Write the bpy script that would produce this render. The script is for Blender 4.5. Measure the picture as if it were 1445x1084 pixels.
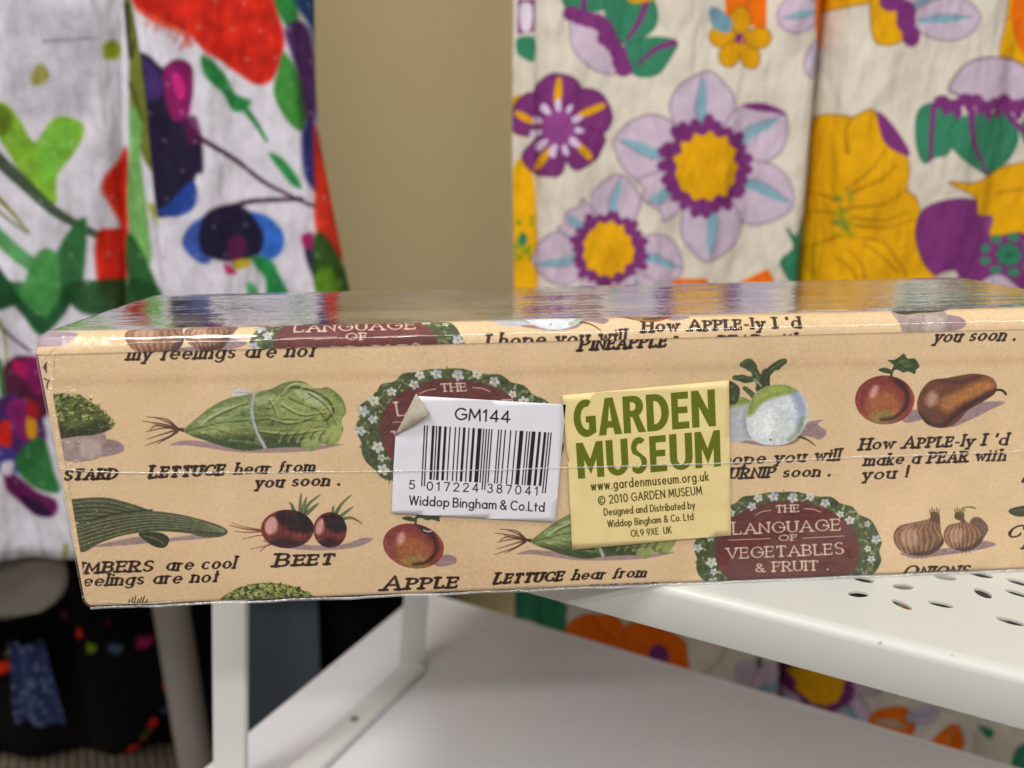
import bpy, bmesh, math, random
import numpy as np
from mathutils import Vector, Matrix

for o_ in list(bpy.data.objects): bpy.data.objects.remove(o_)
SC = bpy.context.scene
COL = SC.collection
WORLD, LAMP1, LAMP2 = 0.42, 20.5, 9.0
# ---------------------------------------------------------------- camera solve
CAMP = [0.09690713214744491, -0.15900337257447172, 0.09602992453205951, 0.04503367197527768, 0.2650066493129527, -0.016607652919763825, 1024.7510642321351]
BW, BD, BH = 0.2477, 0.0600, 0.0665          # the box, metres
def cam_axes():
    yaw, pitch, roll = CAMP[3:6]
    cy, sy, cp, sp, cr, sr = np.cos(yaw), np.sin(yaw), np.cos(pitch), np.sin(pitch), np.cos(roll), np.sin(roll)
    f = np.array([sy*cp, cy*cp, -sp]); r0 = np.array([cy, -sy, 0]); u0 = np.cross(r0, f)
    return cr*r0 + sr*u0, -sr*r0 + cr*u0, f
RX, UX, FX = cam_axes()
CP = np.array(CAMP[:3])
def rays(p):
    p = np.atleast_2d(np.asarray(p, float))
    return FX + ((p[:, :1]-722.5)/CAMP[6])*RX + ((542-p[:, 1:2])/CAMP[6])*UX
def on_y(p, y):
    d = rays(p); t = (y-CP[1])/d[:, 1]
    return CP + t[:, None]*d
def on_z(p, z):
    d = rays(p); t = (z-CP[2])/d[:, 2]
    return CP + t[:, None]*d
def to_front(p):                              # photograph point -> box front face, mm (x right, y up)
    q = on_y(p, 0.0)*1000
    return q[:, [0, 2]]
# rounded top edge profile of the printed top sheet: front face, quarter round, top face
RAD = 4.0
FLAP = 1.8
def profile_point(s):                         # s mm along the sheet, 0 at the flap's lower edge
    a = FLAP
    q = RAD*math.pi/2
    if s < a: return (0.0, BH*1000 - RAD - a + s, 0.0)
    if s < a+q:
        t = (s-a)/RAD
        return (RAD*(1-math.cos(t)), BH*1000-RAD+RAD*math.sin(t), t)
    return (RAD+(s-a-q), BH*1000, math.pi/2)
_ps = np.arange(0, 79, 0.15)
_pp = np.array([profile_point(s)[:2] for s in _ps])
def to_top(p):                                # photograph point -> (x mm, s mm) on the top sheet
    d = rays(p); out = []
    for k in range(len(d)):
        yy, zz = _pp[:, 0]/1000, _pp[:, 1]/1000
        # image plane: find s where the ray height equals the profile height
        t = (yy-CP[1])/d[k, 1]; h = CP[2]+t*d[k, 2]-zz
        i = np.where((h[:-1] >= 0) & (h[1:] < 0))[0]
        j = np.where((h[:-1] < 0) & (h[1:] >= 0))[0]
        i = min(list(i)+list(j)) if len(i)+len(j) else (0 if abs(h[0]) < abs(h[-1]) else len(h)-1)
        out.append(((CP[0]+t[i]*d[k, 0])*1000, _ps[i]))
    return np.array(out)
# ---------------------------------------------------------------- camera, world, lamps, exposure
cam_d = bpy.data.cameras.new('camera'); cam = bpy.data.objects.new('camera', cam_d); COL.objects.link(cam)
M_ = Matrix(((RX[0], UX[0], -FX[0], CP[0]), (RX[1], UX[1], -FX[1], CP[1]), (RX[2], UX[2], -FX[2], CP[2]), (0, 0, 0, 1)))
cam.matrix_world = M_
cam_d.sensor_width = 36.0; cam_d.lens = 36.0*CAMP[6]/1445.0
cam_d.clip_start = 0.01; cam_d.clip_end = 50
cam_d.dof.use_dof = True; cam_d.dof.focus_distance = 0.170; cam_d.dof.aperture_fstop = 10.5
SC.camera = cam
W_ = bpy.data.worlds.new('World'); SC.world = W_; W_.use_nodes = True
bg = W_.node_tree.nodes['Background']; bg.inputs[0].default_value = (1.0, .965, .93, 1); bg.inputs[1].default_value = WORLD
def lamp(name, loc, aim, sx, sy, power, color):
    d = bpy.data.lights.new(name, 'AREA'); d.shape = 'RECTANGLE'; d.size = sx; d.size_y = sy; d.energy = power; d.color = color
    o = bpy.data.objects.new(name, d); COL.objects.link(o); o.location = loc
    z = (Vector(loc)-Vector(aim)).normalized(); x = Vector((1, 0, 0)); y = z.cross(x).normalized(); x = y.cross(z)
    o.matrix_world = Matrix.Translation(loc) @ Matrix((x, y, z)).transposed().to_4x4()
    return o
lamp('ceiling_lamp', (.25, -1.2, 1.15), (.15, .05, 0), 3.0, .07, LAMP1, (1, .975, .94))
lamp('ceiling_lamp', (-.42, -.36, 1.15), (.1, .05, 0), .26, .26, LAMP2, (1, .98, .96))
SC.view_settings.view_transform = 'Standard'; SC.view_settings.look = 'None'; SC.view_settings.gamma = 1; SC.view_settings.exposure = 0
SC.cycles.use_denoising = True
SC.cycles.max_bounces = 8; SC.cycles.transparent_max_bounces = 16
# ---------------------------------------------------------------- painter
def vnoise(h, w, cell, seed):
    r = np.random.RandomState(seed)
    gh, gw = int(h/cell)+3, int(w/cell)+3
    g = r.rand(gh, gw).astype(np.float32)
    y = np.arange(h)/cell; x = np.arange(w)/cell
    yi = y.astype(int); xi = x.astype(int)
    fy = (y-yi)[:, None]; fx = (x-xi)[None, :]
    fy = fy*fy*(3-2*fy); fx = fx*fx*(3-2*fx)
    a = g[yi][:, xi]; b = g[yi][:, xi+1]; c = g[yi+1][:, xi]; d = g[yi+1][:, xi+1]
    return ((a*(1-fx)+b*fx)*(1-fy)+(c*(1-fx)+d*fx)*fy).astype(np.float32)
def rgb(c):
    return np.array(c, np.float32)/255.0
def arc(cx, cy, rx, ry, a0, a1, n=None):
    n = n or max(4, int(abs(a1-a0)/18))
    return [(cx+rx*math.cos(math.radians(a0+(a1-a0)*i/n)), cy+ry*math.sin(math.radians(a0+(a1-a0)*i/n))) for i in range(n+1)]
def spline(pts, closed=True, n=5):
    P = np.asarray(pts, float); N = len(P); out = []
    for i in range(N if closed else N-1):
        if closed: a, b, c, d = P[(i-1) % N], P[i], P[(i+1) % N], P[(i+2) % N]
        else: a, b, c, d = P[max(i-1, 0)], P[i], P[i+1], P[min(i+2, N-1)]
        for k in range(n):
            t = k/n
            out.append(0.5*((2*b)+(-a+c)*t+(2*a-5*b+4*c-d)*t*t+(-a+3*b-3*c+d)*t**3))
    if not closed: out.append(P[-1])
    return np.array(out)
class Canvas:
    def __init__(s, w, h, base, T, sc):
        s.w, s.h = int(w), int(h)
        s.a = np.empty((s.h, s.w, 3), np.float32); s.a[:] = rgb(base)
        s.T, s.sc, s.clip, s.gk = T, sc, None, .7
        s.tone = vnoise(s.h, s.w, 5*max(sc, .6), 3)
        s.tone = (s.tone + vnoise(s.h, s.w, 1.7*max(sc, .8), 4))/2 - .5
    def box(s, P, m):
        x0 = max(0, int(P[:, 0].min()-m)); x1 = min(s.w, int(P[:, 0].max()+m)+2)
        y0 = max(0, int(P[:, 1].min()-m)); y1 = min(s.h, int(P[:, 1].max()+m)+2)
        return x0, x1, y0, y1
    def comp(s, b, cov, col, alpha, grain=.12):
        grain *= s.gk
        x0, x1, y0, y1 = b
        if s.clip is not None: cov = cov*s.clip[y0:y1, x0:x1]
        cov = (np.clip(cov, 0, 1)*alpha)[..., None]
        t = 1+grain*2*s.tone[y0:y1, x0:x1, None]
        s.a[y0:y1, x0:x1] = s.a[y0:y1, x0:x1]*(1-cov)+rgb(col)*t*cov
    def polycov(s, rings, soft):
        R = [s.T(r) for r in rings]; A = np.vstack(R)
        b = s.box(A, soft*s.sc+2); x0, x1, y0, y1 = b
        if x1 <= x0 or y1 <= y0: return None
        X, Y = np.meshgrid(np.arange(x0, x1)+.5, np.arange(y0, y1)+.5)
        X = X.astype(np.float32); Y = Y.astype(np.float32)
        ins = np.zeros(X.shape, bool); dist = np.full(X.shape, 1e9, np.float32)
        for P in R:
            N = len(P)
            for i in range(N):
                ax, ay = P[i]; bx, by = P[(i+1) % N]
                if ay != by:
                    c = ((Y < ay) != (Y < by)) & (X < (bx-ax)*(Y-ay)/(by-ay)+ax)
                    ins ^= c
                dx, dy = bx-ax, by-ay; L = dx*dx+dy*dy+1e-9
                t = np.clip(((X-ax)*dx+(Y-ay)*dy)/L, 0, 1)
                dist = np.minimum(dist, (X-ax-t*dx)**2+(Y-ay-t*dy)**2)
        d = np.sqrt(dist); d = np.where(ins, d, -d)
        return b, np.clip(d/max(1., soft*s.sc*2)+.5, 0, 1)
    def poly(s, pts, col, alpha=1, soft=.4, sm=True, holes=(), grain=.12):
        rings = [spline(pts) if sm else np.asarray(pts, float)]+[spline(h) if sm else np.asarray(h, float) for h in holes]
        r = s.polycov(rings, soft)
        if r: s.comp(r[0], r[1], col, alpha, grain)
        return r
    def begin(s, pts, col=None, soft=.4, sm=True, alpha=1):
        r = s.poly(pts, col, alpha, soft, sm) if col is not None else s.polycov([spline(pts) if sm else np.asarray(pts, float)], soft)
        s.clip = np.zeros((s.h, s.w), np.float32)
        if r:
            x0, x1, y0, y1 = r[0]; s.clip[y0:y1, x0:x1] = r[1]
    def end(s): s.clip = None
    def stroke(s, pts, w, col, alpha=1, soft=.35, sm=False, w1=None, grain=.12):
        P = np.asarray(pts, float)
        if sm and len(P) > 2: P = spline(P, False, 4)
        n = len(P); P = s.T(P)
        if np.ndim(w) == 0:
            w1 = w if w1 is None else w1
            W = np.linspace(w, w1, n)*s.sc/2
        else: W = np.asarray(w, float)*s.sc/2
        b = s.box(P, W.max()+soft*s.sc+2); x0, x1, y0, y1 = b
        if x1 <= x0 or y1 <= y0: return
        X, Y = np.meshgrid(np.arange(x0, x1)+.5, np.arange(y0, y1)+.5)
        D = np.full(X.shape, -1e9)
        for i in range(n-1):
            ax, ay = P[i]; bx, by = P[i+1]
            dx, dy = bx-ax, by-ay; L = dx*dx+dy*dy+1e-9
            t = np.clip(((X-ax)*dx+(Y-ay)*dy)/L, 0, 1)
            D = np.maximum(D, W[i]*(1-t)+W[i+1]*t-np.sqrt((X-ax-t*dx)**2+(Y-ay-t*dy)**2))
        s.comp(b, np.clip(D/max(1., soft*s.sc*2)+.5, 0, 1), col, alpha, grain)
    def ell(s, cx, cy, rx, ry, col, rot=0, alpha=1, soft=.4, grain=.12):
        c, q = math.cos(math.radians(rot)), math.sin(math.radians(rot))
        P = [(cx+c*x-q*y, cy+q*x+c*y) for x, y in arc(0, 0, rx, ry, 0, 345, 23)]
        s.poly(P, col, alpha, soft, False, (), grain)
# ---------------------------------------------------------------- stroke alphabet
def build_glyphs():
    A = arc; G = {}
    G['A'] = (.72, [[(0, 0), (.36, 1), (.72, 0)], [(.14, .35), (.58, .35)]])
    G['B'] = (.55, [[(0, 0), (0, 1), (.26, 1)]+A(.28, .76, .21, .24, 90, -90)+[(0, .52)], [(0, .52), (.28, .52)]+A(.28, .26, .27, .26, 90, -90)+[(0, 0)]])
    G['C'] = (.7, [A(.42, .5, .42, .5, 48, 312)])
    G['D'] = (.66, [[(0, 0), (0, 1), (.2, 1)]+A(.2, .5, .46, .5, 90, -90)+[(0, 0)]])
    G['E'] = (.48, [[(.46, 1), (0, 1), (0, 0), (.48, 0)], [(0, .52), (.38, .52)]])
    G['F'] = (.45, [[(.45, 1), (0, 1), (0, 0)], [(0, .52), (.36, .52)]])
    G['G'] = (.78, [A(.42, .5, .42, .5, 48, 335)+[(.8, .46)], [(.48, .47), (.8, .47)]])
    G['H'] = (.62, [[(0, 0), (0, 1)], [(.62, 0), (.62, 1)], [(0, .52), (.62, .52)]])
    G['I'] = (.0, [[(0, 0), (0, 1)]])
    G['K'] = (.58, [[(0, 0), (0, 1)], [(.52, 1), (.0, .42)], [(.16, .6), (.58, 0)]])
    G['L'] = (.44, [[(0, 1), (0, 0), (.44, 0)]])
    G['M'] = (.78, [[(0, 0), (.06, 1), (.39, .22), (.72, 1), (.78, 0)]])
    G['N'] = (.62, [[(0, 0), (0, 1), (.62, 0), (.62, 1)]])
    G['O'] = (.84, [A(.42, .5, .42, .5, 0, 360)])
    G['P'] = (.52, [[(0, 0), (0, 1), (.24, 1)]+A(.26, .74, .25, .26, 90, -90)+[(0, .48)]])
    G['R'] = (.56, [[(0, 0), (0, 1), (.24, 1)]+A(.26, .75, .24, .25, 90, -90)+[(0, .5)], [(.22, .5), (.56, 0)]])
    G['S'] = (.5, [A(.25, .755, .23, .245, 30, 255)+[(.33, .47)]+A(.25, .245, .25, .245, 60, -155)])
    G['T'] = (.6, [[(0, 1), (.6, 1)], [(.3, 1), (.3, 0)]])
    G['U'] = (.6, [[(0, 1), (0, .3)]+A(.3, .3, .3, .3, 180, 360)+[(.6, 1)]])
    G['V'] = (.68, [[(0, 1), (.34, 0), (.68, 1)]])
    G['W'] = (1.0, [[(0, 1), (.25, 0), (.5, 1), (.75, 0), (1., 1)]])
    G['X'] = (.62, [[(0, 0), (.6, 1)], [(0, 1), (.62, 0)]])
    G['Y'] = (.64, [[(0, 1), (.32, .48), (.64, 1)], [(.32, .48), (.32, 0)]])
    G['0'] = (.58, [A(.29, .5, .29, .5, 0, 360)])
    G['1'] = (.3, [[(0, .78), (.2, 1), (.2, 0)]])
    G['2'] = (.54, [A(.27, .72, .26, .28, 165, -30)+[(.0, 0), (.56, 0)]])
    G['3'] = (.54, [A(.26, .76, .23, .24, 150, -90), A(.26, .27, .28, .27, 90, -150)])
    G['4'] = (.58, [[(.42, 0), (.42, 1), (0, .27), (.58, .27)]])
    G['5'] = (.54, [[(.5, 1), (.1, 1), (.05, .52)]+A(.26, .32, .28, .32, 130, -145)])
    G['7'] = (.52, [[(0, 1), (.54, 1), (.2, 0)]])
    G['8'] = (.54, [A(.27, .76, .22, .24, 0, 360), A(.27, .26, .27, .26, 0, 360)])
    G['9'] = (.56, [A(.28, .68, .27, .32, 0, 360), [(.55, .68), (.4, .2), (.26, 0)]])
    x = .62
    def bowl(cx): return A(cx, x/2, .27, x/2, 0, 360)
    G['a'] = (.56, [bowl(.28), [(.55, x), (.55, 0)]])
    G['b'] = (.56, [[(0, 1.05), (0, 0)], bowl(.28)])
    G['c'] = (.48, [A(.28, x/2, .28, x/2, 50, 310)])
    G['d'] = (.56, [bowl(.28), [(.56, 1.05), (.56, 0)]])
    G['e'] = (.54, [[(.02, x/2), (.54, x/2)]+A(.28, x/2, .27, x/2, 5, 315)])
    G['f'] = (.28, [A(.27, .85, .15, .2, 60, 180)+[(.12, 0)], [(0, x), (.28, x)]])
    G['g'] = (.56, [bowl(.28), [(.55, x), (.55, -.1)]+A(.29, -.1, .26, .2, 0, -150)])
    G['h'] = (.46, [[(0, 1.05), (0, 0)], [(0, .34)]+A(.23, .38, .23, .24, 170, 0)+[(.46, 0)]])
    G['i'] = (.0, [[(0, x), (0, 0)], [(0, .9), (0, .92)]])
    G['k'] = (.42, [[(0, 1.05), (0, 0)], [(.4, x), (0, .25)], [(.12, .36), (.42, 0)]])
    G['l'] = (.0, [[(0, 1.05), (0, 0)]])
    G['m'] = (.76, [[(0, x), (0, 0)], [(0, .36)]+A(.19, .42, .19, .2, 170, 0)+[(.38, 0)], [(.38, .36)]+A(.57, .42, .19, .2, 170, 0)+[(.76, 0)]])
    G['n'] = (.46, [[(0, x), (0, 0)], [(0, .34)]+A(.23, .38, .23, .24, 170, 0)+[(.46, 0)]])
    G['o'] = (.56, [bowl(.28)])
    G['p'] = (.56, [[(0, x), (0, -.3)], bowl(.28)])
    G['r'] = (.28, [[(0, x), (0, 0)], [(0, .34)]+A(.22, .38, .22, .24, 170, 65)])
    G['s'] = (.36, [A(.18, .46, .16, .16, 40, 250)+[(.24, .3)]+A(.18, .15, .18, .155, 60, -150)])
    G['t'] = (.26, [[(.12, .9), (.12, 0)], [(0, x), (.28, x)]])
    G['u'] = (.46, [[(0, x), (0, .24)]+A(.23, .24, .23, .24, 180, 350)+[(.46, x)], [(.46, x), (.46, 0)]])
    G['w'] = (.72, [[(0, x), (.18, 0), (.36, x), (.54, 0), (.72, x)]])
    G['y'] = (.46, [[(0, x), (.24, .02)], [(.48, x), (.14, -.28)]])
    G['.'] = (.0, [[(0, .02), (0, .03)]])
    G['-'] = (.25, [[(0, .35), (.25, .35)]])
    G['!'] = (.0, [[(0, 1), (0, .3)], [(0, .02), (0, .03)]])
    G["'"] = (.0, [[(.03, 1), (0, .8)]])
    G['&'] = (.7, [[(.7, .0), (.12, .72)]+A(.3, .8, .18, .2, 190, -20)+[(.1, .38)]+A(.28, .24, .26, .24, 160, 320)+[(.66, .42)]])
    G['@'] = (1.05, [A(.5, .45, .52, .52, 0, 360), A(.5, .45, .24, .26, 50, 310)])      # copyright ring
    return G
GL = build_glyphs()
SERIF_TICK = set('CEFLTGSZ')
def text(cv, runs, p0, p1, h, wt, col, slant=0., serif=0., contrast=0., gap=.2, alpha=1, jit=0., seed=1, down=None, soft=.3, sp=.42):
    """runs: string or [(string, scale)]; p0-p1 the baseline in canvas units; h cap height; wt stroke width"""
    if isinstance(runs, str): runs = [(runs, 1.)]
    rn = random.Random(seed)
    x = 0; items = []
    for st, k in runs:
        for ch in st:
            if ch == ' ': x += sp*k; continue
            w, paths = GL[ch]
            items.append((x, k, ch, w)); x += (w+gap)*k
    tot = x-gap*runs[-1][1]
    p0 = np.array(p0, float); p1 = np.array(p1, float)
    e = (p1-p0); ln = np.linalg.norm(e); e /= ln
    up = np.array([e[1], -e[0]]) if down is None else np.array(down, float)
    sx = ln/tot
    def M(q): return p0+e*(q[0]*sx)+up*(q[1]*h)+e*(q[1]*h*slant)
    for x, k, ch, w in items:
        jy = rn.uniform(-jit, jit); jr = rn.uniform(-jit, jit)
        for path in GL[ch][1]:
            Q = [np.array(M((x+k*(a+jr*b*.6), k*b+jy))) for a, b in path]
            W = []
            for i in range(len(Q)):
                t = Q[min(i+1, len(Q)-1)]-Q[max(i-1, 0)]; L = np.linalg.norm(t)+1e-9
                vx = abs(t @ e)/L
                W.append(wt*(1-contrast*vx)*(.85+.15*k)*(.86 if ch.islower() and contrast > .4 else 1))
            cv.stroke(Q, W, col, alpha, soft)
            if serif > 0 and len(path) >= 2 and ch not in "'!.-":
                for (a, b), (c, d) in ((path[0], path[1]), (path[-1], path[-2])):
                    if abs(d-b) > abs(c-a) and min(abs(b-v) for v in (0, 1, .62, 1.05, -.3)) < .02:
                        s_ = serif*(.62 if ch.islower() else 1.)
                        if ch.islower() and contrast > .4 and b < .1: a = a-.03
                        cv.stroke([M((x+k*(a-s_), k*b+jy)), M((x+k*(a+s_), k*b+jy))], wt*.62, col, alpha, soft)
                    elif ch in SERIF_TICK and abs(d-b) < abs(c-a):
                        v = -.17 if b > .7 else (.17 if b < .3 else .1)
                        cv.stroke([M((x+k*a, k*b+jy)), M((x+k*(a+.03), k*(b+v)+jy))], wt*.6, col, alpha, soft)
                if ch in 'EFBDPRLTH' or ch in 'abhnmrpu':
                    pass
                if ch in 'EBDPRF' and path is GL[ch][1][0]:
                    for b in (0, 1):
                        if ch in 'PRF' and b == 0 or ch in 'EBDPRF':
                            cv.stroke([M((x+k*(-serif), k*b+jy)), M((x+k*.1, k*b+jy))], wt*.62, col, alpha, soft)
INK = (42, 22, 12)
def ink(cv, runs, p0, p1, h, wt=3.1, seed=1, **k):
    text(cv, runs, p0, p1, h, wt*1.66, INK, slant=.32, serif=.19, contrast=.52, gap=.36, jit=.03, seed=seed, alpha=.93, sp=.55, **k)
CREAM = (222, 200, 178)
# ---------------------------------------------------------------- the wrapping paper's motifs, drawn in photograph pixels of their clearest copy
def fr(ox, oy, k):
    def f(*pts): return [(ox+x*k, oy+y*k) for x, y in pts]
    return f
Z1 = fr(0, 400, 1/2.89); Z2 = fr(0, 640, 1/2.89); Z3 = fr(450, 400, .25606); Z4 = fr(450, 620, .25606)
Z5 = fr(780, 520, .25830); Z6 = fr(1000, 400, .30796); Z7 = fr(1000, 620, .30796)
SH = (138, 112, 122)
def rs(seed): return random.Random(seed)
def lettuce(cv):
    r = rs(5)
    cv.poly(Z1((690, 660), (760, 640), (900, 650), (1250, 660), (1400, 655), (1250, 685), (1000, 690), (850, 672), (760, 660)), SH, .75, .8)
    for e, q in (((600, 545), (680, 555)), ((580, 562), (670, 575)), ((595, 605), (670, 590)), ((628, 545), (690, 570)), ((600, 635), (680, 610)),
                 ((592, 662), (690, 625)), ((610, 600), (640, 580)), ((640, 655), (700, 622)), ((660, 640), (720, 610)), ((625, 572), (700, 590))):
        cv.stroke(Z1((770, 603), (730, 595), q, e), 4.2, (84, 52, 34), .9, .5, True, .7)
    body = Z1((750, 600), (790, 560), (860, 505), (930, 470), (1030, 445), (1100, 432), (1160, 405), (1230, 398), (1285, 428), (1340, 425), (1392, 465), (1412, 520),
              (1392, 560), (1400, 600), (1365, 662), (1310, 655), (1270, 684), (1230, 668), (1100, 672), (1000, 682), (900, 662), (830, 638), (780, 622))
    cv.begin(body, (118, 130, 72), .5)
    cv.poly(Z1((1090, 500), (1230, 420), (1390, 480), (1400, 600), (1300, 640), (1160, 560)), (150, 160, 92), .8, 4)
    cv.poly(Z1((780, 600), (860, 520), (1020, 460), (1030, 560), (900, 610)), (136, 152, 92), .7, 4)
    cv.poly(Z1((780, 620), (900, 625), (1100, 620), (1250, 640), (1300, 700), (1000, 710), (800, 660)), (58, 72, 40), .75, 4)
    cv.stroke(Z1((760, 603), (900, 570), (1100, 555), (1300, 560)), 1.6, (66, 82, 44), .8, .6, True)
    cv.stroke(Z1((1090, 520), (1130, 470), (1180, 425), (1260, 435), (1330, 470), (1360, 520), (1330, 560)), 3.2, (64, 78, 40), .85, .7, True)
    cv.stroke(Z1((1100, 505), (1150, 450), (1200, 410), (1280, 425)), 3.4, (178, 184, 124), .85, .7, True)
    cv.stroke(Z1((1180, 470), (1250, 500), (1300, 520), (1340, 580)), 2.2, (80, 96, 50), .8, .8, True)
    cv.poly(Z1((1200, 440), (1290, 450), (1320, 500), (1260, 490)), (190, 200, 170), .55, 1.5)
    cv.poly(Z1((1040, 470), (1110, 450), (1120, 470), (1060, 500)), (186, 196, 150), .6, 1.2)
    for i in range(90):                          # ribs and ruffles fanning from the root to the leaf tips
        x = r.uniform(790, 1330); t = (x-760)/600
        y = 590-60*t+r.uniform(-1, 1)*(28+95*min(1, t*1.4)); L = r.uniform(35, 100)
        a = -.42*(1-t)*(1 if y < 575 else -.35)+r.uniform(-.22, .22)-(.25 if x > 1090 else 0)
        c = r.choice([(70, 88, 44), (178, 188, 124), (58, 74, 38), (158, 172, 106), (194, 202, 150)])
        cv.stroke(Z1((x, y), (x+L*.5, y+a*L*.35), (x+L, y+a*L)), r.uniform(1.2, 3.4), c, r.uniform(.25, .6), r.uniform(.6, 1.3), True, .6)
    for x0, y0, x1, y1, x2, y2 in ((1110, 560, 1190, 575, 1290, 545), (1060, 610, 1180, 620, 1320, 600), (1150, 500, 1230, 540, 1330, 530), (850, 560, 930, 520, 1010, 490), (1260, 450, 1330, 500, 1380, 590), (1100, 480, 1130, 540, 1120, 600)):
        cv.stroke(Z1((x0, y0), (x1, y1), (x2, y2)), 2.6, (56, 70, 34), .7, .8, True, 1); cv.stroke(Z1((x0, y0-9), (x1, y1-9), (x2, y2-9)), 2.4, (190, 198, 142), .65, .9, True, 1)
    for i in range(7):
        x = 1120+i*36
        cv.stroke(Z1((x, 645), (x+12, 615), (x+30, 600)), 3, (62, 78, 40), .7, .6, True, .8)
        cv.stroke(Z1((x+18, 650), (x+28, 625), (x+44, 608)), 2, (160, 172, 108), .6, .6, True, .8)
    cv.stroke(Z1((820, 575), (880, 530), (960, 500)), 2.4, (190, 204, 178), .7, .9, True, 1)
    cv.stroke(Z1((870, 520), (930, 505)), 3, (178, 196, 180), .5, .9)
    cv.poly(Z1((1230, 640), (1300, 640), (1300, 675), (1240, 680)), (168, 180, 110), .7, 1)
    cv.poly(Z1((1330, 600), (1390, 580), (1380, 650), (1340, 650)), (160, 170, 96), .7, 1)
    cv.end()
    cv.stroke(Z1((1034, 455), (1025, 520), (1044, 600), (1080, 668)), 4.6, (178, 178, 184), .95, .5, True)
    cv.stroke(Z1((1028, 460), (1020, 520), (1038, 600), (1072, 668)), 1.2, (112, 112, 120), .8, .4, True)
    cv.poly(Z1((942, 440), (970, 428), (1010, 436), (1032, 445), (1000, 455), (955, 462), (945, 452)), (206, 206, 204), .9, .6)
    cv.stroke(Z1((960, 446), (1025, 446)), 1.2, (150, 140, 140), .7, .4)
    cv.poly(Z1((1030, 440), (1060, 415), (1075, 425), (1045, 452)), (212, 180, 160), .8, .6)
def tufts(cv, line, n, depth, seed):
    r = rs(seed); P = spline(line, False, 8)
    for i in range(n):
        x, y = P[r.randrange(len(P))]; d = r.random()**1.4*depth
        c = r.choice([(168, 174, 104), (146, 154, 82), (188, 190, 128), (112, 120, 58), (84, 92, 42)]) if r.random() > d/depth*.5 else (78, 86, 40)
        cv.ell(x+r.uniform(-4, 4), y+d-1.5, r.uniform(1.4, 2.6), r.uniform(1.0, 1.7), c, r.uniform(-50, 20), .95, .45)
def crown(cv, x0, x1, top, base, seed):
    r = rs(seed); w = (x1-x0)/2; c = (x0+x1)/2
    cv.poly([(x0, base), (x0+w*.15, base-(base-top)*.5), (c-w*.4, top+2), (c, top), (c+w*.45, top+3), (x1-w*.12, base-(base-top)*.45), (x1, base), (c, base+14)], (88, 96, 46), 1, .6)
    for i in range(520):
        a = r.uniform(0, math.pi); k = r.random()**.5
        x, y = c+w*k*math.cos(a), base-(base-top)*k*math.sin(a)*1.04+r.uniform(0, 3)
        cl = r.choice([(168, 174, 104), (146, 154, 82), (190, 192, 132), (70, 78, 36), (54, 60, 28), (120, 128, 64)])
        cv.ell(x, y, r.uniform(1.5, 3.2), r.uniform(1., 1.9), cl, r.uniform(-60, 60), .9, .45)
def mustard(cv):
    r = rs(9)
    cv.poly(Z1((400, 640), (470, 640), (505, 665), (490, 692), (400, 705)), SH, .85, .7)
    cv.begin(Z1((205, 600), (415, 600), (420, 680), (405, 712), (330, 728), (260, 722), (225, 690)), (158, 138, 132), .5)
    cv.poly(Z1((330, 640), (400, 640), (405, 700), (340, 710)), (196, 180, 172), .6, 2.5)
    for i in range(16):
        x = r.uniform(235, 330); cv.stroke(Z1((x, 600), (x-8, 650)), 1, (190, 176, 150), .5, .4)
    cv.end()
    cv.begin(Z1((200, 470), (235, 452), (290, 462), (350, 470), (400, 510), (445, 545), (466, 575), (440, 600), (380, 618), (320, 622), (240, 632), (205, 600)), (92, 100, 48), .6)
    cv.poly(Z1((210, 560), (300, 590), (420, 560), (450, 600), (330, 630), (220, 640)), (46, 52, 26), .8, 3)
    for i in range(150):
        x = r.uniform(205, 460); y = r.uniform(455, 605)
        c = r.choice([(152, 158, 84), (126, 134, 62), (168, 172, 104), (70, 78, 36), (56, 62, 30)]) if y < 560 else r.choice([(70, 78, 36), (104, 110, 54), (48, 54, 26)])
        cv.stroke(Z1((x, y), (x+r.uniform(4, 16), y-r.uniform(-3, 9))), r.uniform(1.6, 3.2), c, .85, .5)
    cv.end()
    tufts(cv, Z1((215, 455), (290, 455), (350, 470), (400, 505), (450, 545), (462, 575)), 95, 5.5, 6)
    for i in range(26):
        t = r.random(); x = 225+240*t; y = 456+120*t**1.8
        cv.ell(*Z1((x, y))[0], 1.8, 1.3, r.choice([(84, 92, 44), (120, 128, 60), (60, 66, 30)]), r.uniform(-40, 10), .9, .4)
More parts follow.
